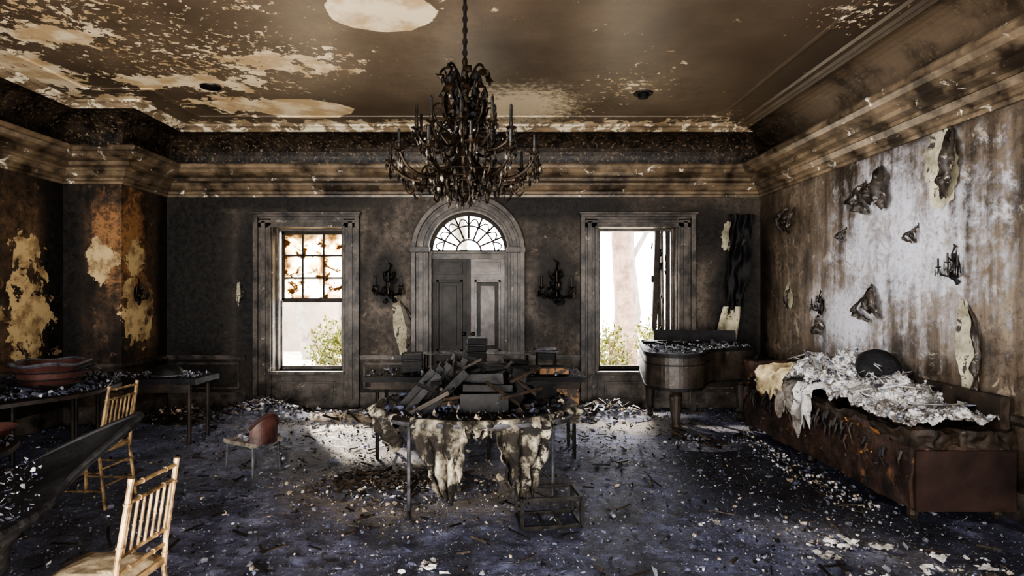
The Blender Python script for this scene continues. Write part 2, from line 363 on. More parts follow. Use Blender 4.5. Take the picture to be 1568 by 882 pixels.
ct=[(.39,3.71),(.39,3.655),(.42,3.64),(.45,3.66),(.47,3.65),(.50,3.67),(.54,3.68),(.56,3.70)]
b=B(); sweep(b,ct,M_ctrim,[(XR,8.0),(XB,8.0),(XB,YC),(XL,YC),(XL,Y0)],False)
sweep(b,ct,M_ceil,[(XR,Y0),(XR,7.61)],False); b.done('trim_3')
b=B(); sweep(b,[(.86,3.705),(.86,3.69),(.885,3.685),(.905,3.69),(.91,3.705)],M_ceil); b.done('trim_4')
b=B(); sweep(b,[(0,.64),(.03,.65),(.045,.68),(.03,.71),(0,.72)],M_trim,[(XR,Y0),(XR,7.99)],False); b.done('trim_5')
b=B(); sweep(b,[(0,.64),(.03,.65),(.045,.68),(.03,.71),(0,.72)],M_trim,[(XB,7.99),(XB,YC),(XL,YC),(XL,Y0)],False); b.done('trim_6')
b=B(); sweep(b,[(.025,0),(.025,.16),(.01,.19),(0,.19)],M_trim,[(XR,Y0),(XR,7.99)],False); b.done('baseboard_right')
b=B(); sweep(b,[(.025,0),(.025,.16),(.01,.19),(0,.19)],M_trim,[(XB,7.99),(XB,YC),(XL,YC),(XL,Y0)],False); b.done('baseboard_left')
segs=[(-4.5,-3.45),(-1.94,DX-.78),(DX+.78,1.10),(2.60,3.5)]
b=B(); c2=B()
for x0,x1 in segs:
    b.b2(x0,x1,7.965,8,.66,.70,M_trim); b.b2(x0,x1,7.95,8,.70,.72,M_trim)
    c2.b2(x0,x1,7.97,8,0,.18,M_trim); c2.b2(x0,x1,7.98,8,.18,.21,M_trim)
    for zz in (.27,.60): b.b2(x0+.1,x1-.1,7.985,8,zz-.012,zz+.012,M_trim)
    for xx in (x0+.1,x1-.1): b.b2(xx-.012,xx+.012,7.985,8,.27,.60,M_trim)
b.done('trim_7'); c2.done('baseboard_back')

# ------------------------------------------------------------ windows
def window(name,W,broken):
    x0,x1,z0,z1=W; b=B(); cw=.21
    for sx,xa in ((-1,x0),(1,x1)):
        o=lambda a,c:(min(xa+sx*a,xa+sx*c),max(xa+sx*a,xa+sx*c))
        q=o(0,cw); b.b2(q[0],q[1],7.96,8,0,z1+.12,M_trim)
        q=o(.0,.03); b.b2(q[0],q[1],7.935,7.96,.5,z1+.02,M_trim)
        q=o(.07,.13); b.b2(q[0],q[1],7.94,7.96,.1,z1+.08,M_trim)
        q=o(cw-.045,cw+.015); b.b2(q[0],q[1],7.91,8,0,z1+.14,M_trim)
        q=o(-.02,.0); b.b2(q[0],q[1],7.98,8.35,z0,z1,M_trim)
        q=o(-.05,-.02); b.b2(q[0],q[1],8.10,8.14,z0,z1,M_trim)
    b.b2(x0-cw,x1+cw,7.96,8,z1,z1+.15,M_trim); b.b2(x0,x1,7.935,7.96,z1,z1+.03,M_trim)
    b.b2(x0-cw+.05,x1+cw-.05,7.94,7.96,z1+.06,z1+.10,M_trim)
    b.b2(x0-cw-.02,x1+cw+.02,7.91,8,z1+.14,z1+.175,M_trim); b.b2(x0-cw-.04,x1+cw+.04,7.88,8,z1+.175,z1+.20,M_trim)
    b.b2(x0-.02,x1+.02,7.90,8.35,z0-.04,z0,M_trim)
    b.b2(x0,x1,7.98,8.0,.0,z0-.04,M_trim)
    b.b2(x0+.1,x1-.1,7.965,7.98,.10,.36,M_trim); b.b2(x0+.13,x1-.13,7.955,7.965,.13,.33,M_trim)
    b.b2(x0,x1,8.16,8.35,z1-.03,z1,M_trim)
    a0,a1=x0+.05,x1-.05
    if not broken:
        zm=1.46
        for xx in (a0,a1-.04): b.b2(xx,xx+.04,8.22,8.26,zm,z1-.03,M_char2)
        b.b2(a0,a1,8.22,8.26,zm-.03,zm+.03,M_char2); b.b2(a0,a1,8.22,8.26,z1-.07,z1-.03,M_char2)
        for i in (1,2): b.b2(a0+(a1-a0)*i/3-.012,a0+(a1-a0)*i/3+.012,8.225,8.255,zm,z1-.05,M_char2)
        for i in (1,2): b.b2(a0,a1,8.225,8.255,zm+(z1-.05-zm)*i/3-.012,zm+(z1-.05-zm)*i/3+.012,M_char2)
        b.b2(a0+.02,a1-.02,8.238,8.242,zm,z1-.05,M_amber)
        for xx in (a0,a1-.03): b.b2(xx,xx+.03,8.17,8.20,z0,zm,M_trim)
        b.b2(a0,a1,8.17,8.20,z0,z0+.05,M_trim)
    else:
        b.b2(a0,a0+.03,8.2,8.24,z0,z1,M_char2)
        b.box((a1-.20,8.17,1.75),(.07,.05,1.36),M_char2,(0,.035,0)); b.box((a1-.10,8.2,1.5),(.035,.05,1.9),M_trim,(0,-.012,0))
        b.box((a1-.03,8.2,1.5),(.06,.06,1.95),M_char2); b.box((a1-.13,8.24,1.45),(.05,.04,1.9),M_char2)
        b.box((a1-.16,8.18,.78),(.05,.04,.55),M_char2,(0,-.12,0))
        for k in range(26): b.blob((a1-U(.05,.28),8.17,U(.55,2.3)),(U(.01,.03),.02,U(.03,.10)),M_char,.6)
        b.b2(a0,a1,8.2,8.24,z0,z0+.05,M_char2)
    return b.done(name,bevel=.004)
window('window_1',LW,False); window('window_2',RW,True)

# ------------------------------------------------------------ arched door
b=B()
def archband(r0,r1,y0,y1,mat,n=40):
    vs=[];fs=[]
    for i in range(n+1):
        a=math.pi*i/n; c,s_=math.cos(a),math.sin(a)
        for r in(r0,r1):
            for y in(y0,y1): vs.append((DX+r*c,y,DZ+r*s_))
    for i in range(n):
        o=i*4;p=o+4
        fs+=[(o,p,p+2,o+2),(o+1,o+3,p+3,p+1),(o,o+1,p+1,p),(o+2,p+2,p+3,o+3)]
    b.add(vs,fs,mat)
for r0,r1,y in((DR,DR+.21,7.96),(DR,DR+.03,7.93),(DR+.07,DR+.13,7.935),(DR+.165,DR+.225,7.90)):
    archband(r0,r1,y,8.0,M_trim)
    for sg in(-1,1):
        xa,xb=sorted((DX+sg*r0,DX+sg*r1)); b.b2(xa,xb,y,8.0,0,DZ,M_trim)
for sg in(-1,1):
    xa=DX+sg*(DR+.105); b.b2(xa-.13,xa+.13,7.88,8,DZ-.02,DZ+.05,M_trim); b.b2(xa-.12,xa+.12,7.89,8,0,.22,M_trim)
    xa=DX+sg*(DR-.005); b.b2(xa-.035,xa+.035,8,8.3,0,DZ,M_trim)
b.b2(DX-DR,DX+DR,8.08,8.2,DZ-.10,DZ-.02,M_trim); b.b2(DX-DR,DX+DR,8.05,8.2,DZ-.03,DZ,M_trim)
b.done('trim_8',bevel=.003)
b=B()
archband(DR-.045,DR,8.12,8.17,M_char2)
for rr,w in((.17,.012),(.36,.010)):
    archband(rr-w,rr+w,8.13,8.16,M_char2)
for i in range(0,9):
    a=math.pi*i/8; r0=.17
    if i in(0,8): r0=.0
    b.tube([(DX+r0*math.cos(a),8.145,DZ+.015+r0*math.sin(a)),(DX+.52*math.cos(a),8.145,DZ+.015+.52*math.sin(a))],.014,M_char2,6)
for i in range(8):
    a0=math.pi*i/8;a1=math.pi*(i+1)/8;pts=[]
    for k in range(9):
        t=k/8; a=a0+(a1-a0)*t; r=.36+.10*math.sin(math.pi*t); pts.append((DX+r*math.cos(a),8.145,DZ+r*math.sin(a)))
    b.tube(pts,.010,M_char2,5)
b.done('window_3')
def leaf(name,x0,x1,mat):
    b=B(); H=DZ-.08
    b.b2(x0,x1,8.12,8.16,0.01,H,mat)
    xa,xb=x0+.08,x1-.08
    for z0,z1 in((.12,.62),(.76,1.74)):
        for q in((xa,xb,z0,z0+.03),(xa,xb,z1-.03,z1),(xa,xa+.03,z0,z1),(xb-.03,xb,z0,z1)):
            b.b2(q[0],q[1],8.08,8.12,q[2],q[3],mat)
        b.b2(xa+.03,xb-.03,8.117,8.1215,z0+.03,z1-.03,M_doord)
        b.b2(xa+.08,xb-.08,8.10,8.12,z0+.08,z1-.08,mat)
    b.b2(xa,xb,8.10,8.12,1.82,H-.06,mat); b.b2(xa+.03,xb-.03,8.092,8.10,1.85,H-.09,mat)
    if mat is M_doord: b.b2(x1-.03,x1+.03,8.095,8.12,.01,H,mat)
    b.lathe([(.012,0),(.012,.03),(.028,.04),(.03,.055),(.015,.07)],(0,0,0),M_brass,12)
    k=len(b.v)-60
    kx=x1-.06 if mat is M_doord else x0+.06
    for i in range(k,len(b.v)):
        v=b.v[i]; b.v[i]=(kx+v[0],8.12-v[2],1.0+v[1])
    b.done(name,bevel=.004)
leaf('door_1',DX-DR+.02,DX-.003,M_doord); leaf('door_2',DX+.003,DX+DR-.02,M_door)

# ------------------------------------------------------------ exterior
b=B(); b.b2(-14,14,8.35,30,-.3,-.12,M_grnd); b.done('ground_exterior')
b=B()
for (x0,x1) in((-7.0,-4.1),(5.0,9.0)): b.b2(x0,x1,17,17.4,-.12,5,M_stone)
b.b2(-3.72,-3.42,12.2,12.5,-.12,4.5,M_stone); b.b2(-3.80,-3.34,12.12,12.58,-.12,.15,M_stone); b.b2(-3.80,-3.34,12.12,12.58,3.9,4.1,M_stone)
b.done('exterior_portico')
def bush(name,c,r,n):
    b=B()
    for k in range(7):
        a=U(0,6.28); b.tube([(c[0],c[1],-.13),(c[0]+r[0]*.4*math.cos(a),c[1]+r[1]*.4*math.sin(a),c[2]),(c[0]+r[0]*.8*math.cos(a),c[1]+r[1]*.8*math.sin(a),c[2]+r[2]*.6)],[.02,.012,.005],M_bark,5)
    for i in range(n):
        d=Vector((random.gauss(0,1),random.gauss(0,1),random.gauss(0,1))).normalized()*U(.35,1)
        p=Vector(c)+Vector((d.x*r[0],d.y*r[1],d.z*r[2]))
        if p.z<-.1: continue
        m=Euler((U(0,6),U(0,6),U(0,6))).to_matrix(); l=U(.05,.09)
        b.add([p,p+m@Vector((l*.5,l*.25,0)),p+m@Vector((l,0,0)),p+m@Vector((l*.5,-l*.25,0))],[(0,1,2,3)],M_bush)
    b.done(name)
bush('garden_bush',(-2.75,9.8,.50),(.5,.4,.68),1900); bush('garden_bush',(1.85,9.8,.45),(.36,.4,.66),1500); bush('garden_bush',(2.75,10.4,.70),(.42,.4,.5),1100)
b=B(); pts=[(2.52+.05*math.sin(i),12,-.13+i*.7) for i in range(9)]
b.tube(pts,[.34,.24,.22,.21,.20,.19,.18,.17,.15],M_bark,14)
b.tube([(2.6,12,3.0),(3.2,11.9,3.8),(3.7,11.8,4.8)],[.12,.08,.04],M_bark,8); b.tube([(2.6,12,2.6),(2.1,12,3.6),(1.6,12,4.8)],[.11,.08,.04],M_bark,8); b.done('garden_tree',smooth=True)
def bare(x,y,s):
    b=B()
    def br(p,d,l,r,k):
        e=p+d*l; m=(p+e)/2+Vector((U(-.1,.1),0,U(-.1,.1)))*l; b.tube([p,m,e],[r,r*.8,r*.55],M_far,5)
        if k:
            for q in range(3): br(e,(d+Vector((U(-.8,.8),U(-.3,.3),U(-.3,.5)))).normalized(),l*U(.55,.75),r*.5,k-1)
    br(Vector((x,y,-.12)),Vector((0,0,1)),2.2*s,.14*s,5); b.done('bare_tree')
bare(-4.9,15,1.1); bare(3.6,16,1.2); bare(-.9,15,1.3)
b=B()
for x in [2.7+.16*i for i in range(12)]: b.b2(x,x+.03,11,11.03,-.12,.75,M_rail)
b.b2(2.6,4.7,10.98,11.05,.75,.82,M_rail); b.b2(2.6,4.7,10.98,11.05,0,.05,M_rail); b.done('garden_railing')

# ------------------------------------------------------------ chandelier
b=B()
b.lathe([(.012,1.54),(.012,1.0)],(0,0,0),M_iron,8)
for i in range(14):
    z=1.02+i*.038; a=(i%2)*math.pi/2; pts=[]
    for k in range(8):
        t=2*math.pi*k/8; q=.016*math.cos(t); pts.append((q*math.cos(a),q*math.sin(a),z+.024*math.sin(t)))
    b.tube(pts,.004,M_iron,5,closed=True)
b.lathe([(.0,1.54),(.07,1.54),(.06,1.50),(.03,1.47),(.012,1.45)],(0,0,0),M_brass,20)
b.lathe([(.008,.0),(.02,.02),(.045,.05),(.05,.09),(.03,.13),(.018,.17),(.03,.21),(.06,.26),(.075,.30),(.06,.34),(.03,.38),(.02,.46),(.03,.52),(.05,.56),(.035,.62),(.02,.70),(.03,.76),(.05,.80),(.025,.86),(.012,.93),(.02,.96),(.008,1.0)],(0,0,0),M_brass,20)
def crystal(x,y,z,l,r):
    if R()<.12: return
    x+=U(-.006,.006); y+=U(-.006,.006)
    vs=[(x,y,z)]+[(x+r*math.cos(a),y+r*math.sin(a),z-l*.65) for a in (0.3,1.87,3.44,5.01)]+[(x,y,z-l)]
    b.add(vs,[(0,1,2),(0,2,3),(0,3,4),(0,4,1),(5,2,1),(5,3,2),(5,4,3),(5,1,4)],M_cry)
def arm(a,prof,r,candle=True,ch=.10):
    ca,sa=math.cos(a),math.sin(a); pts=[]
    P=[Vector((q[0],q[1])) for q in prof]; P=[2*P[0]-P[1]]+P+[2*P[-1]-P[-2]]
    for i in range(1,len(P)-2):
        for k in range(5):
            t=k/5; p0,p1,p2,p3=P[i-1],P[i],P[i+1],P[i+2]
            q=.5*((2*p1)+(-p0+p2)*t+(2*p0-5*p1+4*p2-p3)*t*t+(-p0+3*p1-3*p2+p3)*t**3)
            pts.append((q.x*ca,q.x*sa,q.y))
    e=P[-2]; pts.append((e.x*ca,e.x*sa,e.y)); b.tube(pts,r,M_brass,6)
    if candle:
        x,y,z=pts[-1]
        b.lathe([(.006,-.01),(.03,.005),(.038,.014),(.034,.016),(.012,.02),(.014,.045),(.011,.05)],(x,y,z),M_brass,10)
        b.lathe([(.010,.05),(.010,.05+ch),(.003,.06+ch)],(x,y,z),M_iron,8)
        for k in range(7):
            t=2*math.pi*k/7; crystal(x+.034*math.cos(t),y+.034*math.sin(t),z+.0,U(.04,.08),.009)
        crystal(x,y,z-.02,.10,.013)
    return pts
for i in range(12):
    a=2*math.pi*i/12+.13
    p=arm(a,[(.06,.30),(.13,.22),(.24,.15),(.36,.15),(.45,.20),(.50,.26+.02*(i%2))],.0115,True,.08)
    arm(a,[(.24,.13),(.29,.20),(.25,.25),(.205,.21),(.23,.18)],.007,False)
    arm(a,[(.36,.15),(.40,.09),(.37,.05),(.335,.08)],.007,False)
    for k in range(2,len(p)-1,3): crystal(p[k][0],p[k][1],p[k][2]-.01,U(.05,.10),.011)
for i in range(10):
    a=2*math.pi*i/10+.3
    p=arm(a,[(.04,.44),(.11,.38),(.20,.35),(.29,.39),(.33,.47)],.010,True,.11)
    arm(a,[(.11,.38),(.17,.47),(.13,.55),(.085,.50),(.11,.46)],.007,False)
    arm(a,[(.05,.52),(.13,.50),(.20,.55),(.22,.63),(.17,.66),(.15,.60)],.007,False)
    for k in range(3,len(p)-1,4): crystal(p[k][0],p[k][1],p[k][2]-.01,U(.05,.09),.010)
for i in range(8):
    a=2*math.pi*i/8+.1
    arm(a,[(.02,.70),(.08,.64),(.13,.68),(.145,.76),(.10,.81),(.08,.76)],.010,False)
    arm(a,[(.02,.76),(.06,.85),(.12,.91),(.165,.88),(.15,.83)],.009,False)
    arm(a,[(.02,.60),(.09,.58),(.13,.63),(.09,.67)],.008,False)
    ca,sa=math.cos(a),math.sin(a)
    for rr,zz in((.145,.74),(.13,.66),(.165,.85),(.12,.60),(.10,.54)):
        crystal(rr*ca,rr*sa,zz,U(.05,.09),.011)
        b.blob((rr*ca,rr*sa,zz),(.03,.03,.03),M_brass,.6); b.blob((rr*ca*.6,rr*sa*.6,zz),(.025,.025,.035),M_char,.6)
for rr,zz,nn in((.27,.19,18),(.22,.15,18),(.17,.13,16),(.11,.09,12),(.06,.06,7)):
    pts=[(rr*math.cos(2*math.pi*k/24),rr*math.sin(2*math.pi*k/24),zz) for k in range(24)]
    b.tube(pts,.006,M_brass,5,closed=True)
    for k in range(nn):
        t=2*math.pi*k/nn; crystal(rr*math.cos(t),rr*math.sin(t),zz,U(.06,.14),.014)
for k in range(14):
    a=2*math.pi*k/14
    for t in [j/9 for j in range(10)]:
        r_=.05+.30*t; z_=.70-.30*t-.10*math.sin(math.pi*t); b.blob((r_*math.cos(a),r_*math.sin(a),z_),.010,M_cry if k%3 else M_char,j=.1)
b.done('crystal_chandelier',(-.236,4.0,2.17))

for x,y in((1.54,6.3),(-3.0,6.1),(.9,3.2)):
    b=B(); b.lathe([(.07,-.012),(.10,-.012),(.105,0),(.07,0),(.06,.0)],(0,0,0),M_iron,24,False); b.lathe([(.0,-.006),(.07,-.006)],(0,0,0),M_char,24,False)
    if x>1: b.lathe([(.05,-.0),(.055,-.05),(.03,-.06)],(0,0,0),M_char,16)
    b.done('recessed_downlight',(x,y,ZC))

# ------------------------------------------------------------ sconces
def sconce(loc,rz,s=1.0):
    b=B()
    b.lathe([(.0,0),(.05,0),(.055,.01),(.03,.02),(.0,.022)],(0,0,0),M_brass,16)
    for i,v in enumerate(b.v): b.v[i]=(v[0]*.8,-v[2],v[1]*2.2)
    for k,sg in enumerate((-1,1,0)):
        L=.14 if sg else .04
        pts=[(0,-.02,-.02),(sg*L*.4,-.07,-.09),(sg*L*.8,-.10,-.07),(sg*L,-.11,.0+.05*(sg==0))]
        b.tube(pts,[.014,.012,.011,.010],M_iron,6); e=pts[-1]
        b.lathe([(.006,0),(.028,.012),(.03,.02),(.01,.02),(.010,.11),(.003,.12)],e,M_iron,10)
        for q in range(7):
            a=q*.9; x,y,z=e[0]+.027*math.cos(a),e[1]+.027*math.sin(a),e[2]+.01; l=U(.06,.13)
            b.add([(x,y,z),(x+.009,y,z-l*.7),(x,y+.009,z-l*.7),(x-.009,y,z-l*.7),(x,y-.009,z-l*.7),(x,y,z-l)],[(0,1,2),(0,2,3),(0,3,4),(0,4,1),(5,2,1),(5,3,2),(5,4,3),(5,1,4)],M_cry)
    b.tube([(0,-.02,.05),(.0,-.06,.16),(.02,-.04,.24),(-.02,-.03,.27)],[.012,.01,.012,.004],M_brass,6)
    b.tube([(0,-.02,.05),(.06,-.06,.12),(.05,-.05,.19)],[.01,.008,.004],M_brass,6); b.tube([(0,-.02,.05),(-.06,-.06,.12),(-.07,-.05,.17)],[.01,.008,.004],M_brass,6)
    for q in range(14): b.blob((U(-.07,.07),-.05,U(-.16,.16)),(.025,.02,.03),M_char,.6)
    b.done('candle_sconce',loc,(0,0,rz),scale=s)
sconce((-1.49,7.995,1.64),0,1.25); sconce((.76,7.995,1.62),0,1.45)
sconce((XR-.005,6.45,1.42),-math.pi/2,.65); sconce((XR-.005,4.55,1.75),-math.pi/2,.7); sconce((XB+.005,7.3,1.55),math.pi/2,.8)

def flap(loc,h,w,curl,rz,ang=0,pale=True,lean=0):
    """a torn patch: bare plaster oval plus curled strips standing off the wall"""
    b=B(); seed=Vector((loc[1]*3,loc[2]*2,1))
    ca,sa=math.cos(ang),math.sin(ang)
    def rot(x,y,z): return (x*ca-z*sa,y,x*sa+z*ca)
    if pale:
        k=60; vs=[rot(0,-.004,0)]
        for i in range(k):
            a=2*math.pi*i/k; q=1+.34*noise.noise(seed+Vector((math.cos(a),math.sin(a),0))*1.7)+.20*noise.noise(seed+Vector((math.cos(a),math.sin(a),0))*6)
            vs.append(rot(w*.5*q*math.cos(a)+lean*math.sin(a),-.006,h*.5*q*math.sin(a)))
        b.add(vs,[(0,1+i,1+(i+1)%k) for i in range(k)],M_pale)
    strips=((1,w*.30,1.0),(-1,-w*.25,.8),(1,0,.5)) if not pale else ((1,w*.32,.9),)
    for si,(s0,dx,lf) in enumerate(strips):
        L=h*lf*U(.85,1.0); bow=U(.10,.22)*h*s0
        def fn(u,v):
            wd=w*.20*(.35+math.sin(math.pi*min(1,v+.04))**.7)*(1+.5*noise.noise(seed+Vector((v*6,si,0))))
            t=(u-.5)*4.2                                  # rolls into a curl across its width
            x=math.sin(t)*wd*.55; yy=(1-math.cos(t))*wd*.45
            z=-L*.5+L*v+.03*noise.noise(seed+Vector((u*3,v*6,si)))
            out=.012+.07*curl*abs(math.sin(math.pi*v*.9+.4))
            return rot(x+dx+bow*math.sin(math.pi*v)+.02*noise.noise(seed+Vector((v*9,si,u))),-out-yy,z)
        b.grid(fn,14,26,M_flap)
    b.done('peeling_wallpaper',loc,(0,0,rz),smooth=True)
rw=-math.pi/2
flap((XR-.004,5.5,2.50),.46,.44,1.3,rw,.25,pale=False); flap((XR-.004,4.72,2.58),.66,.36,1.4,rw,0); flap((XR-.004,7.15,2.45),.36,.3,1,rw,-.2,pale=False)
flap((XR-.004,7.2,1.5),.32,.2,1,rw,.1); flap((XR-.004,5.56,1.45),.38,.26,1.3,rw,.5,pale=False); flap((XR-.004,4.45,1.1),.80,.20,.8,rw,.12)
flap((XR-.004,6.0,2.15),.14,.10,1,rw,.1,pale=False); flap((XR-.004,6.45,1.20),.24,.16,1.0,rw,.9,pale=False); flap((XR-.004,4.98,2.05),.15,.10,1,rw,.2,pale=False)
flap((-1.36,7.995,1.12),.85,.16,.5,0,.15); flap((-3.55,7.995,1.55),.32,.06,.9,0,0)
flap((3.15,7.995,2.35),.42,.26,1.0,0,-.3)
b=B()
def cu(u,v):
    z=2.62-v*1.30; w=.34*(1-.30*v)*(1+.3*noise.noise(Vector((v*4,0,7)))); x=3.22+(u-.4)*w-.08*v; y=7.90-.02*math.sin(u*13+v*3)-.10*noise.noise(Vector((u*3,v*5,0)))
    return (x+.05*noise.noise(Vector((v*6,u*2,3))),y,z+.14*noise.noise(Vector((u*7,1,v*2)))*(v>.9))
b.grid(cu,26,30,M_char)
def cu2(u,v):
    z=1.38-v*.90; w=.28*(.35+.65*math.sin(math.pi*(.25+.6*v))); return (3.12+(u-.5)*w-.16*v,7.90-.03*math.sin(u*9)-.03*noise.noise(Vector((u*4,v*4,1))),z)
b.grid(cu2,12,14,M_pale); b.done('burnt_curtain',smooth=True)

# ------------------------------------------------------------ debris
deb=[M_white,M_grey,M_grey,M_grey,M_grey,M_blue,M_blue,M_blue,M_blue,M_char,M_char,M_char,M_char2,M_tan]
def dens(x,y):
    d=.45+1.2*max(0,noise.noise(Vector((x*.8,y*.8,3))))+.8*max(0,noise.noise(Vector((x*2.5,y*2.5,9))))
    d+=1.2*math.exp(-((x+.75)**2/.5+(y-4.6)**2/.25)); d+=.9*max(0,(y-6.9)); d+=.4*math.exp(-((x-2.2)**2/.6+(y-3.6)**2/1.2))
    return d
b=B(); cnt=0
while cnt<44000:
    x=U(XL+.1,XR-.1); y=1.8+6.15*R()**.85
    if y>7.0 and x<XB+.1: continue
    if R()*1.7>dens(x,y): continue
    warm=math.exp(-((x+.7)**2/.8+(y-4.65)**2/.35))
    m=random.choice(deb)
    if R()<warm*.8: m=random.choice((M_tan,M_tan,M_white,M_char2,M_char2))
    if x>1.0 and y<4.2 and R()<.05: m=M_white
    q=R(); r=U(.003,.011) if q<.86 else (U(.011,.020) if q<.985 else U(.020,.042))
    if m is M_white: r=min(r*.8,.020)
    if R()<.12: b.blob((x,y,.006),(min(r,.02)*U(.6,1.5),min(r,.02)*U(.6,1.5),min(r,.02)*.8),m,.6)
    else: b.flake((x,y,.002),r,m,.8)
    cnt+=1
for k in range(240):
    x=U(-3.5,3.0); y=U(3.0,7.7); a=U(0,3.14); l=U(.04,.18)
    b.box((x,y,.018),(l,U(.008,.02),U(.006,.015)),random.choice((M_char,M_char2)),(U(-.2,.2),U(-.15,.15),a))
b.done('floor_ash_debris')
def heap(name,c,r,h,n,mats,sz=1):
    b=B()
    def fn(u,v):
        a=2*math.pi*u; q=v; x=r[0]*q*math.cos(a); y=r[1]*q*math.sin(a)
        z=h*(1-q*q)**1.2*(.7+.8*abs(noise.fractal(Vector((c[0]+x,c[1]+y,0))*7,.8,2,4)))
        return (c[0]+x,c[1]+y,z-.005)
    b.grid(fn,60,20,mats[0])
    for i in range(n):
        a=U(0,6.28); q=abs(random.gauss(0,.55)); x=c[0]+r[0]*q*math.cos(a); y=c[1]+r[1]*q*math.sin(a)
        if y>7.86: continue
        z=h*max(0,1-q*q)
        if R()<.45: b.blob((x,y,z+.012),(U(.006,.04)*sz,U(.006,.04)*sz,U(.006,.022)*sz),random.choice(mats),.6)
        else: b.flake((x,y,z),U(.006,.045)*sz,random.choice(mats),1.2)
    for i in range(n//25):
        a=U(0,6.28); q=R(); x=c[0]+r[0]*q*math.cos(a); y=min(7.8,c[1]+r[1]*q*math.sin(a)); b.box((x,y,h*(1-q*q)+.03),(U(.08,.3)*sz,.02,.02),M_char2,(U(-.4,.4),U(-.6,.6)*sz,U(0,3)))
    b.done(name)
heap('rubble_heap',(-3.0,7.45,0),(.6,.40,0),.17,600,[M_grey,M_tan,M_grey,M_white,M_blue,M_char2])
heap('rubble_heap',(-3.95,7.3,0),(.45,.35,0),.12,300,[M_char2,M_tan,M_char,M_grey])
heap('rubble_heap',(1.35,7.45,0),(.6,.38,0),.15,520,[M_grey,M_char,M_white,M_tan,M_char2,M_char])
heap('rubble_heap',(-1.7,7.45,0),(.8,.35,0),.05,400,[M_tan,M_grey,M_white,M_char2])
heap('rubble_heap',(-.75,4.75,0),(.75,.42,0),.04,1800,[M_grey,M_tan,M_white,M_char2,M_char2,M_char],.5)
heap('rubble_heap',(2.1,6.05,0),(.4,.28,0),.04,220,[M_grey,M_white,M_char,M_char],.8)
b=B()
for (x,y) in((1.30,2.92),(1.42,2.85),(2.05,3.62),(2.12,3.70),(1.5,3.95),(2.0,3.2),(2.4,3.3),(2.6,3.45),(-.4,3.3),(1.9,3.45),(2.3,3.6),(2.75,3.3)):
    for k in range(14): r_=.004+.018*R()**2; b.blob((x+random.gauss(0,.07),y+random.gauss(0,.035),.012),(r_*U(.7,1.9),r_*U(.7,1.5),r_*.7),M_wool,.7)
b.done('wadding_tufts')

# ------------------------------------------------------------ grand piano
b=B(); X0=1.55
poly=[(X0,7.70),(X0,6.45)]
for i in range(1,20):
    a=math.pi+math.pi*.93*i/20; poly.append((X0+.31+.31*math.cos(a),6.45+.34*math.sin(a)))
poly+=[(X0+.64,6.50),(X0+.66,6.60),(X0+.71,6.73),(X0+.80,6.86),(X0+.92,6.97),(X0+1.06,7.05),(X0+1.18,7.12),(X0+1.27,7.22),(X0+1.32,7.34),(X0+1.34,7.48),(X0+1.34,7.70)]
def inset(poly,d):
    cx=sum(p[0] for p in poly)/len(poly); cy=sum(p[1] for p in poly)/len(poly)
    return [(cx+(x-cx)*(1-d),cy+(y-cy)*(1-d)) for x,y in poly]
M_pno=simple('blistered_piano_veneer',(.012,.009,.007),(.055,.043,.034),6,.38,bump=.6,c3=(.11,.09,.075),t3=.64)
b.prism(poly,.56,.89,M_pno); b.prism(inset(poly,-.025),.89,.93,M_char); b.prism(inset(poly,-.015),.545,.575,M_char); b.prism(inset(poly,-.012),.80,.815,M_char)
b.b2(X0+.03,X0+1.31,7.70,7.88,.60,.72,M_char2); b.b2(X0,X0+.07,7.70,7.90,.58,.86,M_pno); b.b2(X0+1.27,X0+1.34,7.70,7.90,.58,.86,M_pno)
for i in range(36): b.b2(X0+.09+i*.0325,X0+.12+i*.0325,7.71,7.87,.72,.735,M_tan)
for i in range(25): b.b2(X0+.115+i*.0455,X0+.127+i*.0455,7.71,7.80,.735,.748,M_char)
b.box((X0+.67,7.66,1.0),(1.0,.03,.18),M_char,(-.25,0,0))
for (x,y) in((X0+.33,6.50),(X0+.12,7.55),(X0+1.2,7.5)):
    b.lathe([(.075,.56),(.085,.50),(.06,.46),(.075,.44),(.065,.36),(.045,.14),(.06,.11),(.04,.08),(.035,.05),(.045,.03),(.03,.0)],(x,y,0),M_pno,14)
b.b2(X0+.6,X0+.66,7.45,7.5,.1,.56,M_char2); b.b2(X0+.5,X0+.76,7.4,7.5,.07,.10,M_char2)
for i in range(1500):
    x=U(X0+.03,X0+1.25); y=U(6.2,7.6)
    if x>X0+.6 and y<6.6+(x-X0-.6)*.9: continue
    b.flake((x,y,.93),U(.005,.030),random.choice((M_grey,M_blue,M_white,M_char,M_char)),1.1)
for k in range(10): b.box((X0+U(.1,.9),U(6.9,7.5),.955),(U(.1,.4),.03,.03),M_char,(U(-.2,.2),U(-.2,.2),U(0,3)))
th=math.radians(-11); pc=Vector((1.86,6.45,0)); off=pc-Matrix.Rotation(th,3,'Z')@pc
b.done('grand_piano',(off.x+.03,off.y-.09,0),(0,0,th),bevel=.004)

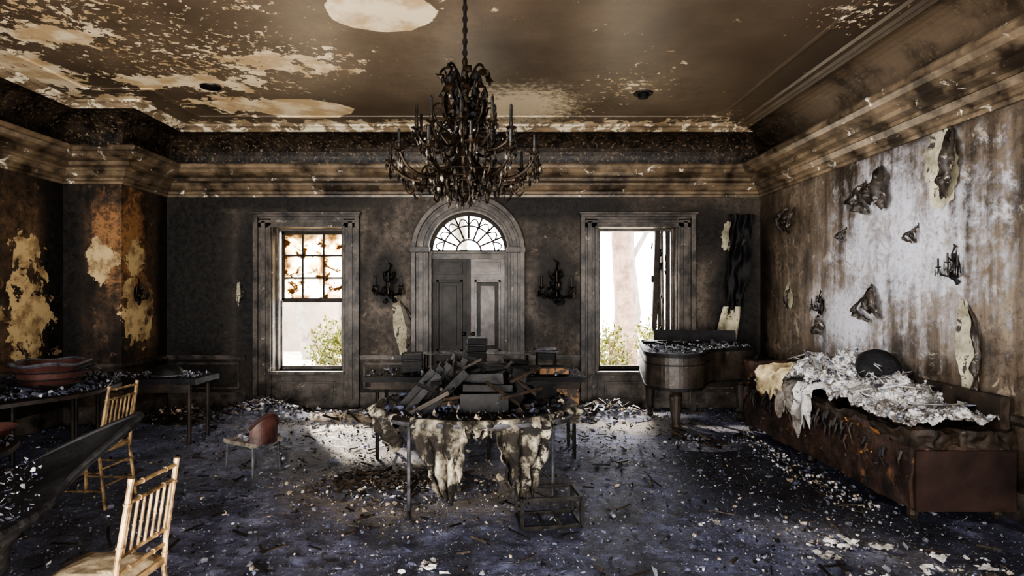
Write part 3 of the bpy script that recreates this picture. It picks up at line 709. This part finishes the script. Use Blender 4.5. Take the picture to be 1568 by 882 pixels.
# ------------------------------------------------------------ upholstered bench and wadding
BX0,BX1,BY0,BY1=2.80,3.52,4.02,6.72
b=B()
b.noisybox(((BX0+BX1)/2-.01,(BY0+BY1)/2,.33),(BX1-BX0-.04,BY1-BY0,.50),60,.02,M_rust,6)
b.b2(BX0+.03,BX1-.01,BY0-.03,BY0+.03,.07,.48,M_rustp)
b.noisybox(((BX0+BX1)/2-.01,(BY0+BY1)/2,.565),(BX1-BX0-.02,BY1-BY0+.06,.10),60,.035,M_char2,7)
b.noisybox((BX0+.025,4.62,.535),(.05,.62,.03),16,.014,M_orange,8,rot=(.03,0,.02))
b.noisybox((3.46,(BY0+BY1)/2,.72),(.06,BY1-BY0,.26),30,.012,M_char2,5)
b.noisybox((BX0+.32,BY1-.02,.66),(.6,.10,.26),18,.025,M_rust,6)
for k in range(260):
    y=U(BY0,BY1); z=U(.12,.56); b.flake((BX0-.012,y,z),U(.006,.028),random.choice((M_orange,M_char2,M_char2,M_char,M_rust,M_rust,M_rust)),1.5)
for k in range(50):
    y=U(BY0,BY1); z=U(.42,.56); b.tube([(BX0-.01,y,z),(BX0-.03,y+U(-.02,.02),z-.06),(BX0-.025,y+U(-.04,.04),z-U(.08,.16))],[.014,.010,.003],random.choice((M_char2,M_rust,M_char)),5)
for x,y in((BX0+.06,BY0+.05),(BX1-.08,BY0+.05),(BX0+.06,BY1-.07),(BX1-.08,BY1-.07),(BX0+.06,5.4)): b.lathe([(.025,0),(.04,.03),(.035,.08)],(x,y,0),M_char2,10)
b.done('upholstered_bench')
b=B()
def hp(x,y):
    ex=math.sin(math.pi*min(1,max(0,(x-BX0)/(BX1-BX0)*.72+.12)))**.6
    ey=min(1,max(0,(6.5-y)/.8))*min(1,max(.55,(y-4.1)/.5))
    bump=.14+.20*math.exp(-((y-5.45)/.5)**2)+.06*math.exp(-((y-4.55)/.3)**2)
    p=Vector((x,y,0)); nz=noise.fractal(p*4,.7,2.2,6)
    return max(0,ex*ey*bump+nz*.11*ey)
def crump(x,y):
    p=Vector((x,y,.3)); s_=0; a=.04; f=6.0
    for k in range(4): s_+=a*(2*abs(noise.noise(p*f+Vector((0,0,k*3.1))))-.5); a*=.52; f*=1.9
    return s_
def pile(u,v):
    x=BX0-.01+(BX1-BX0-.04)*u; y=BY0+.0+(6.6-BY0)*v
    return (x+.02*noise.noise(Vector((x*11,y*11,4))),y+.02*noise.noise(Vector((x*11,y*11,8))),.61+hp(x,y)+crump(x,y))
b.grid(pile,160,520,M_wool)
wm=(M_wool,M_wool,M_wool,M_wool,M_wool,M_white,M_wool2,M_wool2,M_grey)
for i in range(7000):
    x=U(BX0-.01,BX1-.04); y=U(4.03,6.4); r=.004+.012*R()**2; h=hp(x,y)+crump(x,y)
    b.blob((x,y,.61+h+r*.3),(r*U(.5,1.9),r*U(.5,1.9),r*U(.4,1.3)),random.choice(wm),.4)
for i in range(300):
    y=U(4.1,6.5); b.blob((BX0-U(.0,.35)**1.3-.06,y,.012),U(.004,.016),random.choice((M_white,M_grey,M_tan,M_char)),.6)
for k in range(60):
    x=U(BX0+.05,BX1-.1); y=U(4.2,6.2); z=.62+hp(x,y); b.tube([(x,y,z),(x+U(-.1,.1),y+U(-.1,.1),z+U(.03,.07)),(x+U(-.15,.15),y+U(-.15,.15),z+U(-.02,.05))],[.006,.009,.003],random.choice(wm),5)
b.done('burnt_wadding_pile',smooth=True)
def hang(name,mat,yc,w,top,bot,rows=20):
    b=B()
    def fn(u,v):
        y=yc+(u-.5)*w*(1-.45*max(0,v-.35))+.05*noise.noise(Vector((v*6,yc,u))); n1=noise.noise(Vector((u*3+yc,v*3,1)))
        if v<.4: x=BX0+.30-.36*(v/.4); z=top+.05*(1-v)-.02*v+.08*n1
        else:
            t=(v-.4)/.6; x=BX0-.05-.03*math.sin(u*9+yc)-.01*t; z=top-.03+(bot-top)*t*(1+.7*noise.noise(Vector((u*6,yc,3))))
        return (x,y,z+.02*math.sin(u*12)+.03*noise.noise(Vector((u*14,v*10,0))))
    b.grid(fn,36,rows,mat); o=b.done(name,smooth=True); m=o.modifiers.new('s','SOLIDIFY'); m.thickness=.008
hang('torn_cloth',M_ycl,6.0,.60,.76,.56); hang('torn_cloth',M_wool,5.35,.28,.70,.38); hang('torn_cloth',M_wool2,5.68,.3,.66,.44)
b=B(); b.lathe([(.0,-.02),(.10,-.03),(.16,.0),(.175,.03),(.16,.06),(.10,.09),(.0,.07)],(0,0,0),M_char,24)
b.done('round_cushion',(3.28,5.10,.90),(.9,-.5,0),smooth=True)

# ------------------------------------------------------------ round table in the middle
def disc(b,c,r,z,mat,rag=.0,fn=None,thick=.03,n=72,rings=12,seed=0,rf=None):
    vs=[];fs=[]
    for sgn,zz in((1,z),(-1,z-thick)):
        for k in range(rings+1):
            for j in range(n):
                a=2*math.pi*j/n; q=k/rings; rr=r*(1+rag*noise.noise(Vector((math.cos(a)*3+seed,math.sin(a)*3,seed))))*q
                h=fn(rr*math.cos(a),rr*math.sin(a)) if fn else 0
                if rf: rr*=1+rf(a)*q**3
                vs.append((c[0]+rr*math.cos(a),c[1]+rr*math.sin(a),zz+h))
    o2=(rings+1)*n
    for k in range(rings):
        for j in range(n):
            q=(k*n+j,k*n+(j+1)%n,(k+1)*n+(j+1)%n,(k+1)*n+j)
            fs.append(q[::-1]); fs.append(tuple(o2+i for i in q))
    for j in range(n): fs.append((rings*n+j,rings*n+(j+1)%n,o2+rings*n+(j+1)%n,o2+rings*n+j))
    b.add(vs,fs,mat)
TX,TY,TR=-.18,4.48,.76
b=B()
sag=lambda x,y: .012*noise.noise(Vector((x,y,0))*3)
disc(b,(TX,TY),TR,.715,M_char2,.02,sag)
pts=[(TX+(TR+.005)*math.cos(a),TY+(TR+.005)*math.sin(a),.70+.008*math.sin(3*a)) for a in [2*math.pi*k/72 for k in range(72)]]
b.tube(pts,.015,M_steel,6,closed=True)
for (x,y) in((-.64,4.14),(.41,4.52),(-.60,4.95),(.28,4.95)): b.tube([(x,y,0),(x,y,.68)],.014,M_steel,8)
for p,q in(((-.64,4.14),(-.60,4.95)),((.41,4.52),(.28,4.95))): b.tube([(*p,.12),(*q,.12)],.009,M_iron,6); b.tube([(*p,.66),(*q,.66)],.012,M_iron,6)
for i in range(900):
    a=U(0,6.28); q=math.sqrt(R())*TR*.97; b.flake((TX+q*math.cos(a),TY+q*math.sin(a),.722),U(.006,.035),random.choice((M_grey,M_char,M_char,M_blue,M_tan,M_char2)),1.1)
b.done('round_banquet_table')
def drape(name,a0,a1,length,seed,rt=.78,taper=.6,skew=0):
    b=B()
    def fn(u,v):
        uu=.5+(u-.5)*(1-taper*v**1.3)+skew*v+.05*noise.noise(Vector((v*7,seed,u)))
        a=a0+(a1-a0)*uu; fold=.045*math.sin(u*22+seed+v*2)*(.3+v)
        r=rt+fold-.10*v+.06*noise.noise(Vector((u*4,v*3,seed)))+.02*noise.noise(Vector((u*14,v*12,seed)))
        L=length*(1-.5*abs(noise.noise(Vector((u*6,seed,0)))) - .25*abs(u-.5)+.12*noise.noise(Vector((u*22,seed,5))))
        z=.725-L*v
        if v<.08: r=rt-.05+v*.6; z=.735
        return (TX+r*math.cos(a),TY+r*math.sin(a),z)
    b.grid(fn,48,36,M_cloth); o=b.done(name,smooth=True); m=o.modifiers.new('s','SOLIDIFY'); m.thickness=.008
D=math.radians
drape('burnt_tablecloth',D(203),D(226),.28,1.3); drape('burnt_tablecloth',D(238),D(268),.56,4.1,skew=.15); drape('burnt_tablecloth',D(280),D(316),.58,7.7,skew=.05); drape('burnt_tablecloth',D(264),D(282),.12,2.2,taper=.2)
drape('burnt_tablecloth',D(186),D(203),.18,9.2); drape('burnt_tablecloth',D(318),D(352),.10,5.5,taper=.2)
b=B()
for k in range(5): b.box((-.60+.06*k,4.40+.03*k,.86+.012*k),(.05,.26,.36),M_char,(0,.72-.05*k,.2*k/6))
b.box((-.12,4.22,.79),(.34,.28,.13),M_char,(0,0,.1)); b.box((-.11,4.25,.885),(.36,.24,.05),M_char,(0,.05,.25)); b.box((-.10,4.3,.95),(.30,.22,.08),M_char,(.1,-.06,-.2))
b.box((-.05,4.35,1.01),(.22,.16,.03),M_char,(.15,.12,.5))
b.box((.10,4.45,.86),(.12,.22,.26),M_char,(0,.2,.3)); b.box((-.30,4.55,.90),(.22,.14,.34),M_char,(.1,.3,.2)); b.box((-.45,4.2,.76),(.3,.1,.04),M_char2,(0,-.1,.5))
b.box((-.40,4.12,.84),(.46,.035,.06),M_char,(0,-.75,.3)); b.box((-.55,4.2,.84),(.36,.03,.05),M_char,(0,-.85,.1)); b.box((-.48,4.05,.80),(.30,.03,.03),M_char2,(0,-.5,.0)); b.box((.3,4.6,.79),(.22,.2,.12),M_char,(0,0,.6))
for k in range(30): b.box((U(-.55,.2),U(4.1,4.6),U(.78,.98)),(U(.15,.42),.018,.022),random.choice((M_char,M_char2)),(U(-.5,.5),U(-.9,.9),U(0,3)))
for k in range(200): r_=U(.008,.04); b.blob((U(-.8,.45),U(4.05,4.85),.735),(r_,r_*U(.6,1.4),r_*.7),random.choice((M_char,M_char2,M_blue,M_char)),.5)
b.done('charred_book_pile',bevel=.004)
b=B(); x0,x1,y0,y1,z0,z1=-.20,.20,-.13,.13,.015,.20
for x in(x0,x1):
    for y in(y0,y1): b.box((x,y,(z0+z1)/2),(.022,.022,z1-z0+.02),M_iron)
for z in(z0,z1):
    for y in(y0,y1): b.box((0,y,z),(x1-x0,.022,.022),M_iron)
    for x in(x0,x1): b.box((x,0,z),(.022,y1-y0,.022),M_iron)
b.box((0,y1,.11),(x1-x0,.01,.012),M_iron); b.box((-.05,0,z0),(.02,y1-y0,.012),M_iron); b.box((.06,0,z0),(.02,y1-y0,.012),M_iron)
b.done('metal_crate_frame',(.33,4.0,.0),(0,0,.12))

# ------------------------------------------------------------ long table behind
b=B(); b.noisybox((-.235,5.75,.755),(2.08,.62,.045),24,.006,M_char,5)
b.b2(-1.2,.75,5.47,5.50,.66,.735,M_char2)
for x in(-1.15,-.1,.70):
    for y in(5.52,5.98): b.tube([(x,y,0),(x,y,.74)],.018,M_iron,8)
    b.tube([(x,5.52,.15),(x,5.98,.15)],.010,M_iron,6)
b.b2(.18,.74,5.50,5.52,.44,.70,M_orange)
for i in range(600): b.flake((U(-1.25,.78),U(5.47,6.03),.782),U(.005,.03),random.choice((M_grey,M_white,M_char,M_blue,M_char)),1.1)
b.done('long_buffet_table')
def stack(name,x,y,z,w,n,h,mat=M_char,d=None):
    b=B()
    for i in range(n):
        b.box((U(-.01,.01),U(-.01,.01),h*(i+.5)),(w,d or w,h*.82),mat,(0,0,U(-.08,.08)))
        b.box((0,0,h*(i+.97)),(w*.9,(d or w)*.9,h*.2),M_iron)
    return b.done(name,(x,y,z),(0,0,.1),bevel=.004)
stack('charred_box_stack',-.225,5.7,.785,.19,5,.068); stack('charred_box_stack',-.85,5.75,.785,.20,3,.062); stack('charred_box_stack',.50,5.62,.785,.28,1,.07,M_orange,.16)
b=B(); b.box((0,0,.0),(.24,.22,.022),M_iron,(0,.05,0)); b.box((0,0,.02),(.2,.2,.01),M_grey); b.box((0,0,-.05),(.18,.18,.06),M_char)
for x in(-.09,.09):
    for y in(-.09,.09): b.tube([(x,y,-.20),(x,y,0)],.008,M_iron,6)
b.done('chafing_dish_stand',(.46,5.86,.985))
b=B(); b.b2(-.68,.42,-.12,.12,.16,.17,M_glass)
for x in(-.64,.38):
    for y in(-.1,.1): b.tube([(x,y,0),(x,y,.165)],.008,M_iron,6)
b.tube([(-.68,-.12,.165),(.42,-.12,.165)],.006,M_steel,6)
b.done('glass_display_shelf',(-.1,5.93,.785))
b=B(); b.lathe([(.0,0),(.05,0),(.08,.03),(.095,.07),(.09,.07),(.07,.03),(.0,.01)],(0,0,0),M_char,20,False); b.done('charred_bowl',(-.5,5.62,.785))
b=B()
for k in range(3): b.box((.02*k,0,.03+.045*k),(.26-.04*k,.2,.035),M_char,(0,.03*k,.2*k))
b.done('burnt_tray_stack',(.12,5.6,.785))

# ------------------------------------------------------------ chiavari chairs
def chair(loc,rz,s=1):
    b=B(); w,d=.19,.19
    def leg(pts,r=.013):
        b.tube(pts,r,M_gold,8)
        P=[Vector(p) for p in pts]
        for i in range(len(P)-1):
            L=(P[i+1]-P[i]).length; k=max(1,int(L/.13))
            for q in range(k):
                c=P[i].lerp(P[i+1],(q+.5)/k); t=(P[i+1]-P[i]).normalized()*.004
                b.tube([c-t,c+t],r*1.35,M_gold,8)
    for sx in(-1,1):
        leg([(sx*w,-d,0),(sx*(w-.01),-d,.45)])
        leg([(sx*(w-.01),d+.05,0),(sx*(w-.015),d,.40),(sx*(w-.015),d+.01,.55),(sx*(w-.025),d+.07,.93)])
        for z in(.14,.28): leg([(sx*(w-.005),-d,z),(sx*(w-.012),d+.03*(1-z/.45),z)],.008)
    for y in(-d,d+.02):
        for z in(.17,.31): leg([(-w,y,z),(w,y,z)],.008)
    b.prism([(-w-.01,-d-.02),(w+.01,-d-.02),(w,d+.01),(-w,d+.01)],.425,.455,M_gold)
    zs=lambda z:(z-.55)/.38*.06+d+.01
    for z in(.52,.60,.84,.915): leg([(-w+.02,zs(z),z),(w-.02,zs(z),z)],.010)
    for i in range(7):
        x=-w+.045+i*(2*w-.09)/6; leg([(x,zs(.60),.60),(x,zs(.84),.84)],.007)
    for q in(-1,1): b.tube([(q*(w-.025),zs(.93),.93),(q*(w-.025),zs(.945),.95)],.014,M_gold,8)
    def pad(u,v):
        a=2*math.pi*u; q=v; sx=math.copysign(abs(math.cos(a))**.5,math.cos(a)); sy=math.copysign(abs(math.sin(a))**.5,math.sin(a))
        return (sx*w*.98*q,sy*d*.98*q,.456+.05*(1-q**4)+.006*noise.noise(Vector((sx*q*4,sy*q*4,loc[0]))))
    b.grid(pad,32,8,M_pad)
    b.done('chiavari_chair',loc,(0,0,rz),scale=s)
chair((-3.04,4.38,.004),math.radians(-92),.93); chair((-1.64,2.42,.004),math.radians(-93),.88)

# ------------------------------------------------------------ far-left round table with basket
b=B(); c=(-4.22,5.02); disc(b,c,.84,.735,M_char2,.02,lambda x,y:.015*noise.noise(Vector((x,y,2))*3))
for a in(.8,2.4,3.9,5.5): x,y=c[0]+.5*math.cos(a),c[1]+.5*math.sin(a); b.tube([(x,y,0),(x,y,.71)],.016,M_iron,8)
for i in range(2800):
    a=U(0,6.28); q=math.sqrt(R())*.82; b.flake((c[0]+q*math.cos(a),c[1]+q*math.sin(a),.745),U(.005,.028),random.choice((M_grey,M_white,M_blue,M_blue,M_char,M_char)),1.1)
for k in range(160): a=U(0,6.28); q=R()*.75; r_=U(.01,.045); b.blob((c[0]+q*math.cos(a),c[1]+q*math.sin(a),.755),(r_,r_,r_*.6),random.choice((M_char,M_blue,M_grey)),.5)
for k in range(14): a=U(0,6.28); q=R()*.6; b.box((c[0]+q*math.cos(a),c[1]+q*math.sin(a),.785),(U(.1,.35),.02,.03),M_char,(U(-.3,.3),U(-.2,.2),U(0,3)))
b.done('round_dining_table')
b=B()
b.lathe([(.0,0),(.13,.0),(.18,.03),(.23,.09),(.25,.17),(.28,.22),(.265,.225),(.235,.17),(.21,.09),(.16,.04),(.0,.03)],(0,0,0),M_redbr,32,False)
for z,r in((.05,.205),(.10,.238),(.16,.252)): b.tube([(r*math.cos(t),r*math.sin(t),z) for t in [k*.2618 for k in range(24)]],.008,M_char,6,closed=True)
b.tube([(.28*math.cos(t),.28*math.sin(t),.225+.01*math.sin(5*t)) for t in [k*.2618 for k in range(24)]],.016,M_steel,6,closed=True)
for sg in(-1,1): b.tube([(sg*.26,-.05,.18),(sg*.35,-.03,.21),(sg*.35,.03,.21),(sg*.26,.05,.18)],.012,M_char,6)
for k in range(30): b.blob((U(-.14,.14),U(-.14,.14),.12),.04,random.choice((M_char,M_char2,M_grey)),.4)
b.done('wicker_basket',(-3.80,4.98,.745))
b=B(); b.lathe([(.0,0),(.07,0),(.075,.01),(.03,.02),(.10,.04),(.13,.08),(.12,.08),(.09,.045),(.0,.03)],(0,0,0),M_char,20,False); b.done('charred_bowl',(-3.9,4.45,.745))

b=B(); b.noisybox((-3.80,6.25,.65),(1.40,.5,.06),16,.008,M_char,5)
for x in(-4.4,-3.2):
    for y in(6.06,6.44): b.tube([(x,y,0),(x,y,.63)],.022,M_char2,8)
b.b2(-4.4,-3.2,6.04,6.06,.53,.62,M_char2)
for i in range(500): b.flake((U(-4.45,-3.15),U(6.03,6.47),.685),U(.005,.03),random.choice((M_grey,M_blue,M_char,M_white)),1.1)
b.done('console_table')
b=B()
def helm(u,v):
    a=2*math.pi*u; q=math.sin(math.pi/2*v); return (.17*q*math.cos(a),.11*q*math.sin(a),.12*math.cos(math.pi/2*v)*(1+.1*math.sin(3*a)))
b.grid(helm,24,10,M_char); b.tube([(.175*math.cos(t),.115*math.sin(t),.01) for t in [k*.2618 for k in range(24)]],.010,M_steel,6,closed=True); b.done('melted_lamp_shade',(-3.50,6.2,.685),smooth=True)

# ------------------------------------------------------------ collapsed round table, foreground left
b=B(); c=(-2.60,2.05); RT=.84; AC=.84
wv=lambda a: math.exp(-((a-AC)/.24)**2)
def curl(x,y):
    r=math.hypot(x,y); a=math.atan2(y,x)
    k=max(0,(r-.64)/.20)**1.8
    return k*(.24*wv(a)-.06*math.exp(-((a+.9)/.5)**2))-.05*max(0,-y)+.015*noise.noise(Vector((x,y,4))*4)
rfn=lambda a: .42*math.exp(-((math.atan2(math.sin(a),math.cos(a))-AC)/.20)**2)
disc(b,c,RT,.70,M_char,.05,curl,.03,180,30,seed=3,rf=rfn)
def rim(a,dr=0):
    rr=RT*(1+.05*noise.noise(Vector((math.cos(a)*3+3,math.sin(a)*3,3)))); h=curl(rr*math.cos(a),rr*math.sin(a)); r2=rr*(1+rfn(a))+dr
    return (c[0]+r2*math.cos(a),c[1]+r2*math.sin(a),.70+h)
b.tube([rim(-2.2+3.8*k/180) for k in range(181)],[.010+.016*abs(noise.noise(Vector((k*.3,0,0)))) for k in range(181)],M_char,6)
def sk(u,v):
    a=-2.6+3.0*u; p=rim(a,-.03-.06*v+.02*math.sin(u*50)+.02*noise.noise(Vector((u*20,v*5,0))))
    return (p[0],p[1],p[2]-.01-v*(.40+.12*noise.noise(Vector((u*12,0,0))))*(1-.8*max(0,(u-.7)/.3)))
b.grid(sk,140,12,M_char)
for a in(.8,2.4,3.9,5.5): x,y=c[0]+.45*math.cos(a),c[1]+.45*math.sin(a); b.tube([(x,y,0),(x,y,.66)],.02,M_char2,8)
for i in range(4600):
    a=U(0,6.28); q=math.sqrt(R())*.80; x,y=q*math.cos(a),q*math.sin(a); b.flake((c[0]+x,c[1]+y,.70+curl(x,y)),.003+.014*R()**2,random.choice((M_grey,M_blue,M_blue,M_char,M_char,M_grey,M_white)),1.0)
for k in range(14): a=U(0,6.28); q=R()*.6; b.box((c[0]+q*math.cos(a),c[1]+q*math.sin(a),.725),(U(.06,.25),.015,.02),M_char,(U(-.2,.2),U(-.1,.1),U(0,3)))
b.done('collapsed_round_table')
b=B(); b.lathe([(.0,0),(.07,0),(.12,.03),(.17,.07),(.165,.075),(.11,.04),(.0,.02)],(0,0,0),M_char,24,False); b.done('charred_bowl',(-2.47,2.60,.72))
b=B(); disc(b,(-3.38,3.22),.58,.66,M_char2,.03,lambda x,y:.015*noise.noise(Vector((x,y,7))*3),seed=5)
for a in(.8,2.4,3.9,5.5): x,y=-3.38+.35*math.cos(a),3.22+.35*math.sin(a); b.tube([(x,y,0),(x,y,.64)],.016,M_iron,8)
for i in range(1700):
    a=U(0,6.28); q=math.sqrt(R())*.56; b.flake((-3.38+q*math.cos(a),3.22+q*math.sin(a),.67),U(.004,.018),random.choice((M_grey,M_blue,M_blue,M_char,M_white)),1.0)
b.done('round_side_table')
b=B(); b.lathe([(.0,0),(.07,0),(.12,.03),(.17,.08),(.165,.085),(.11,.04),(.0,.02)],(0,0,0),M_redbr,24,False); b.done('charred_bowl',(-3.05,3.46,.675))
b=B(); b.lathe([(.0,0),(.07,0),(.12,.03),(.17,.07),(.165,.075),(.11,.04),(.0,.02)],(0,0,0),M_char,24,False); b.done('charred_bowl',(-2.95,3.12,.675))

b=B()
for x,y in((-.16,-.13),(.16,-.13),(-.15,.14),(.15,.14)): b.tube([(x*1.08,y*1.08,0),(x,y,.26)],.011,M_steel,6)
b.noisybox((0,0,.27),(.36,.32,.035),8,.01,M_wool2,9)
def bk(u,v):
    a=-math.pi*.30+math.pi*.60*u; r=.20; h=.25*math.sin(math.pi*(.12+.76*u))**.6
    return (.02+r*math.cos(a),r*math.sin(a)*.9,.26+v*h)
b.grid(bk,20,8,M_redbr)
b.tube([( .02+.2*math.cos(-.94+1.88*u),.18*math.sin(-.94+1.88*u),.26+.25*math.sin(math.pi*(.12+.76*u))**.6) for u in [i/16 for i in range(17)]],.013,M_redbr,8)
for k in range(24): b.blob((U(-.15,.12),U(-.12,.12),.30),(.03,.03,.02),random.choice((M_white,M_grey,M_char)),.4)
o=b.done('burnt_low_chair',(-2.16,5.15,.003),(0,0,-.5)); m=o.modifiers.new('s','SOLIDIFY'); m.thickness=.012

# ------------------------------------------------------------ lights & world
w=bpy.data.worlds.new('sky'); bpy.context.scene.world=w; w.use_nodes=True
bg=w.node_tree.nodes['Background']; bg.inputs[0].default_value=(.95,.965,1.0,1); bg.inputs[1].default_value=12.0
def area(name,loc,target,sx,sy,e,col):
    l=bpy.data.lights.new(name,'AREA'); l.shape='RECTANGLE'; l.size=sx; l.size_y=sy; l.energy=e; l.color=col
    o=bpy.data.objects.new(name,l); C.objects.link(o); o.location=loc
    o.rotation_euler=(Vector(target)-Vector(loc)).to_track_quat('-Z','Y').to_euler(); return o
area('rear_fill_light_a',(-3.55,Y0+.05,1.65),(-1.0,6,1.0),1.2,2.2,95,(.88,.93,1))  # added fill lamps behind the camera, set in the invented openings
area('rear_fill_light_b',(-.8,Y0+.05,1.65),(-.5,6,1.2),1.3,2.2,120,(1,.97,.94))
area('rear_fill_light_c',(2.05,Y0+.05,1.65),(-1.5,6,1.8),1.2,2.2,120,(1,.92,.83))
area('ceiling_fill_lamp',(-1.0,.6,.5),(-1.0,5.8,3.7),1.2,.8,190,(1,.90,.76))  # added fill lamp, low and out of view, to brighten the ceiling
area('window_fill_left',(-2.6,9.6,4.2),(-2.3,6.9,0),1.6,1.2,1800,(1,.95,.86))  # added pair of lamps hidden above the windows, spilling onto the floor
area('window_fill_right',(1.9,9.6,4.2),(1.5,6.9,0),1.6,1.2,1500,(1,.95,.86))
l=bpy.data.lights.new('garden_sun','SUN'); l.energy=11; l.angle=math.radians(3); l.color=(1,.88,.70)
o=bpy.data.objects.new('garden_sun',l); C.objects.link(o); o.location=(-6,14,6); o.rotation_euler=Vector((1.7,-3.0,-1.55)).to_track_quat('-Z','Y').to_euler()
l=bpy.data.lights.new('wall_fill_spot','SPOT'); l.energy=2300; l.spot_size=math.radians(31); l.spot_blend=1; l.shadow_soft_size=.25; l.color=(.93,.95,1)  # added spot from an unseen source, brightens the right wall
o=bpy.data.objects.new('wall_fill_spot',l); C.objects.link(o); o.location=(-3.3,.6,2.5); o.rotation_euler=(Vector((XR,5.25,2.0))-o.location).to_track_quat('-Z','Y').to_euler()

cam=bpy.data.cameras.new('camera'); co=bpy.data.objects.new('camera',cam); C.objects.link(co)
co.location=(0,0,1.55); co.rotation_euler=(math.pi/2,0,0); cam.sensor_width=36; cam.lens=20.66; cam.shift_x=.0121; cam.shift_y=.0057; cam.clip_start=.05
bpy.context.scene.camera=co
try: bpy.context.scene.view_settings.look='AgX - High Contrast'
except Exception as e: print(e)
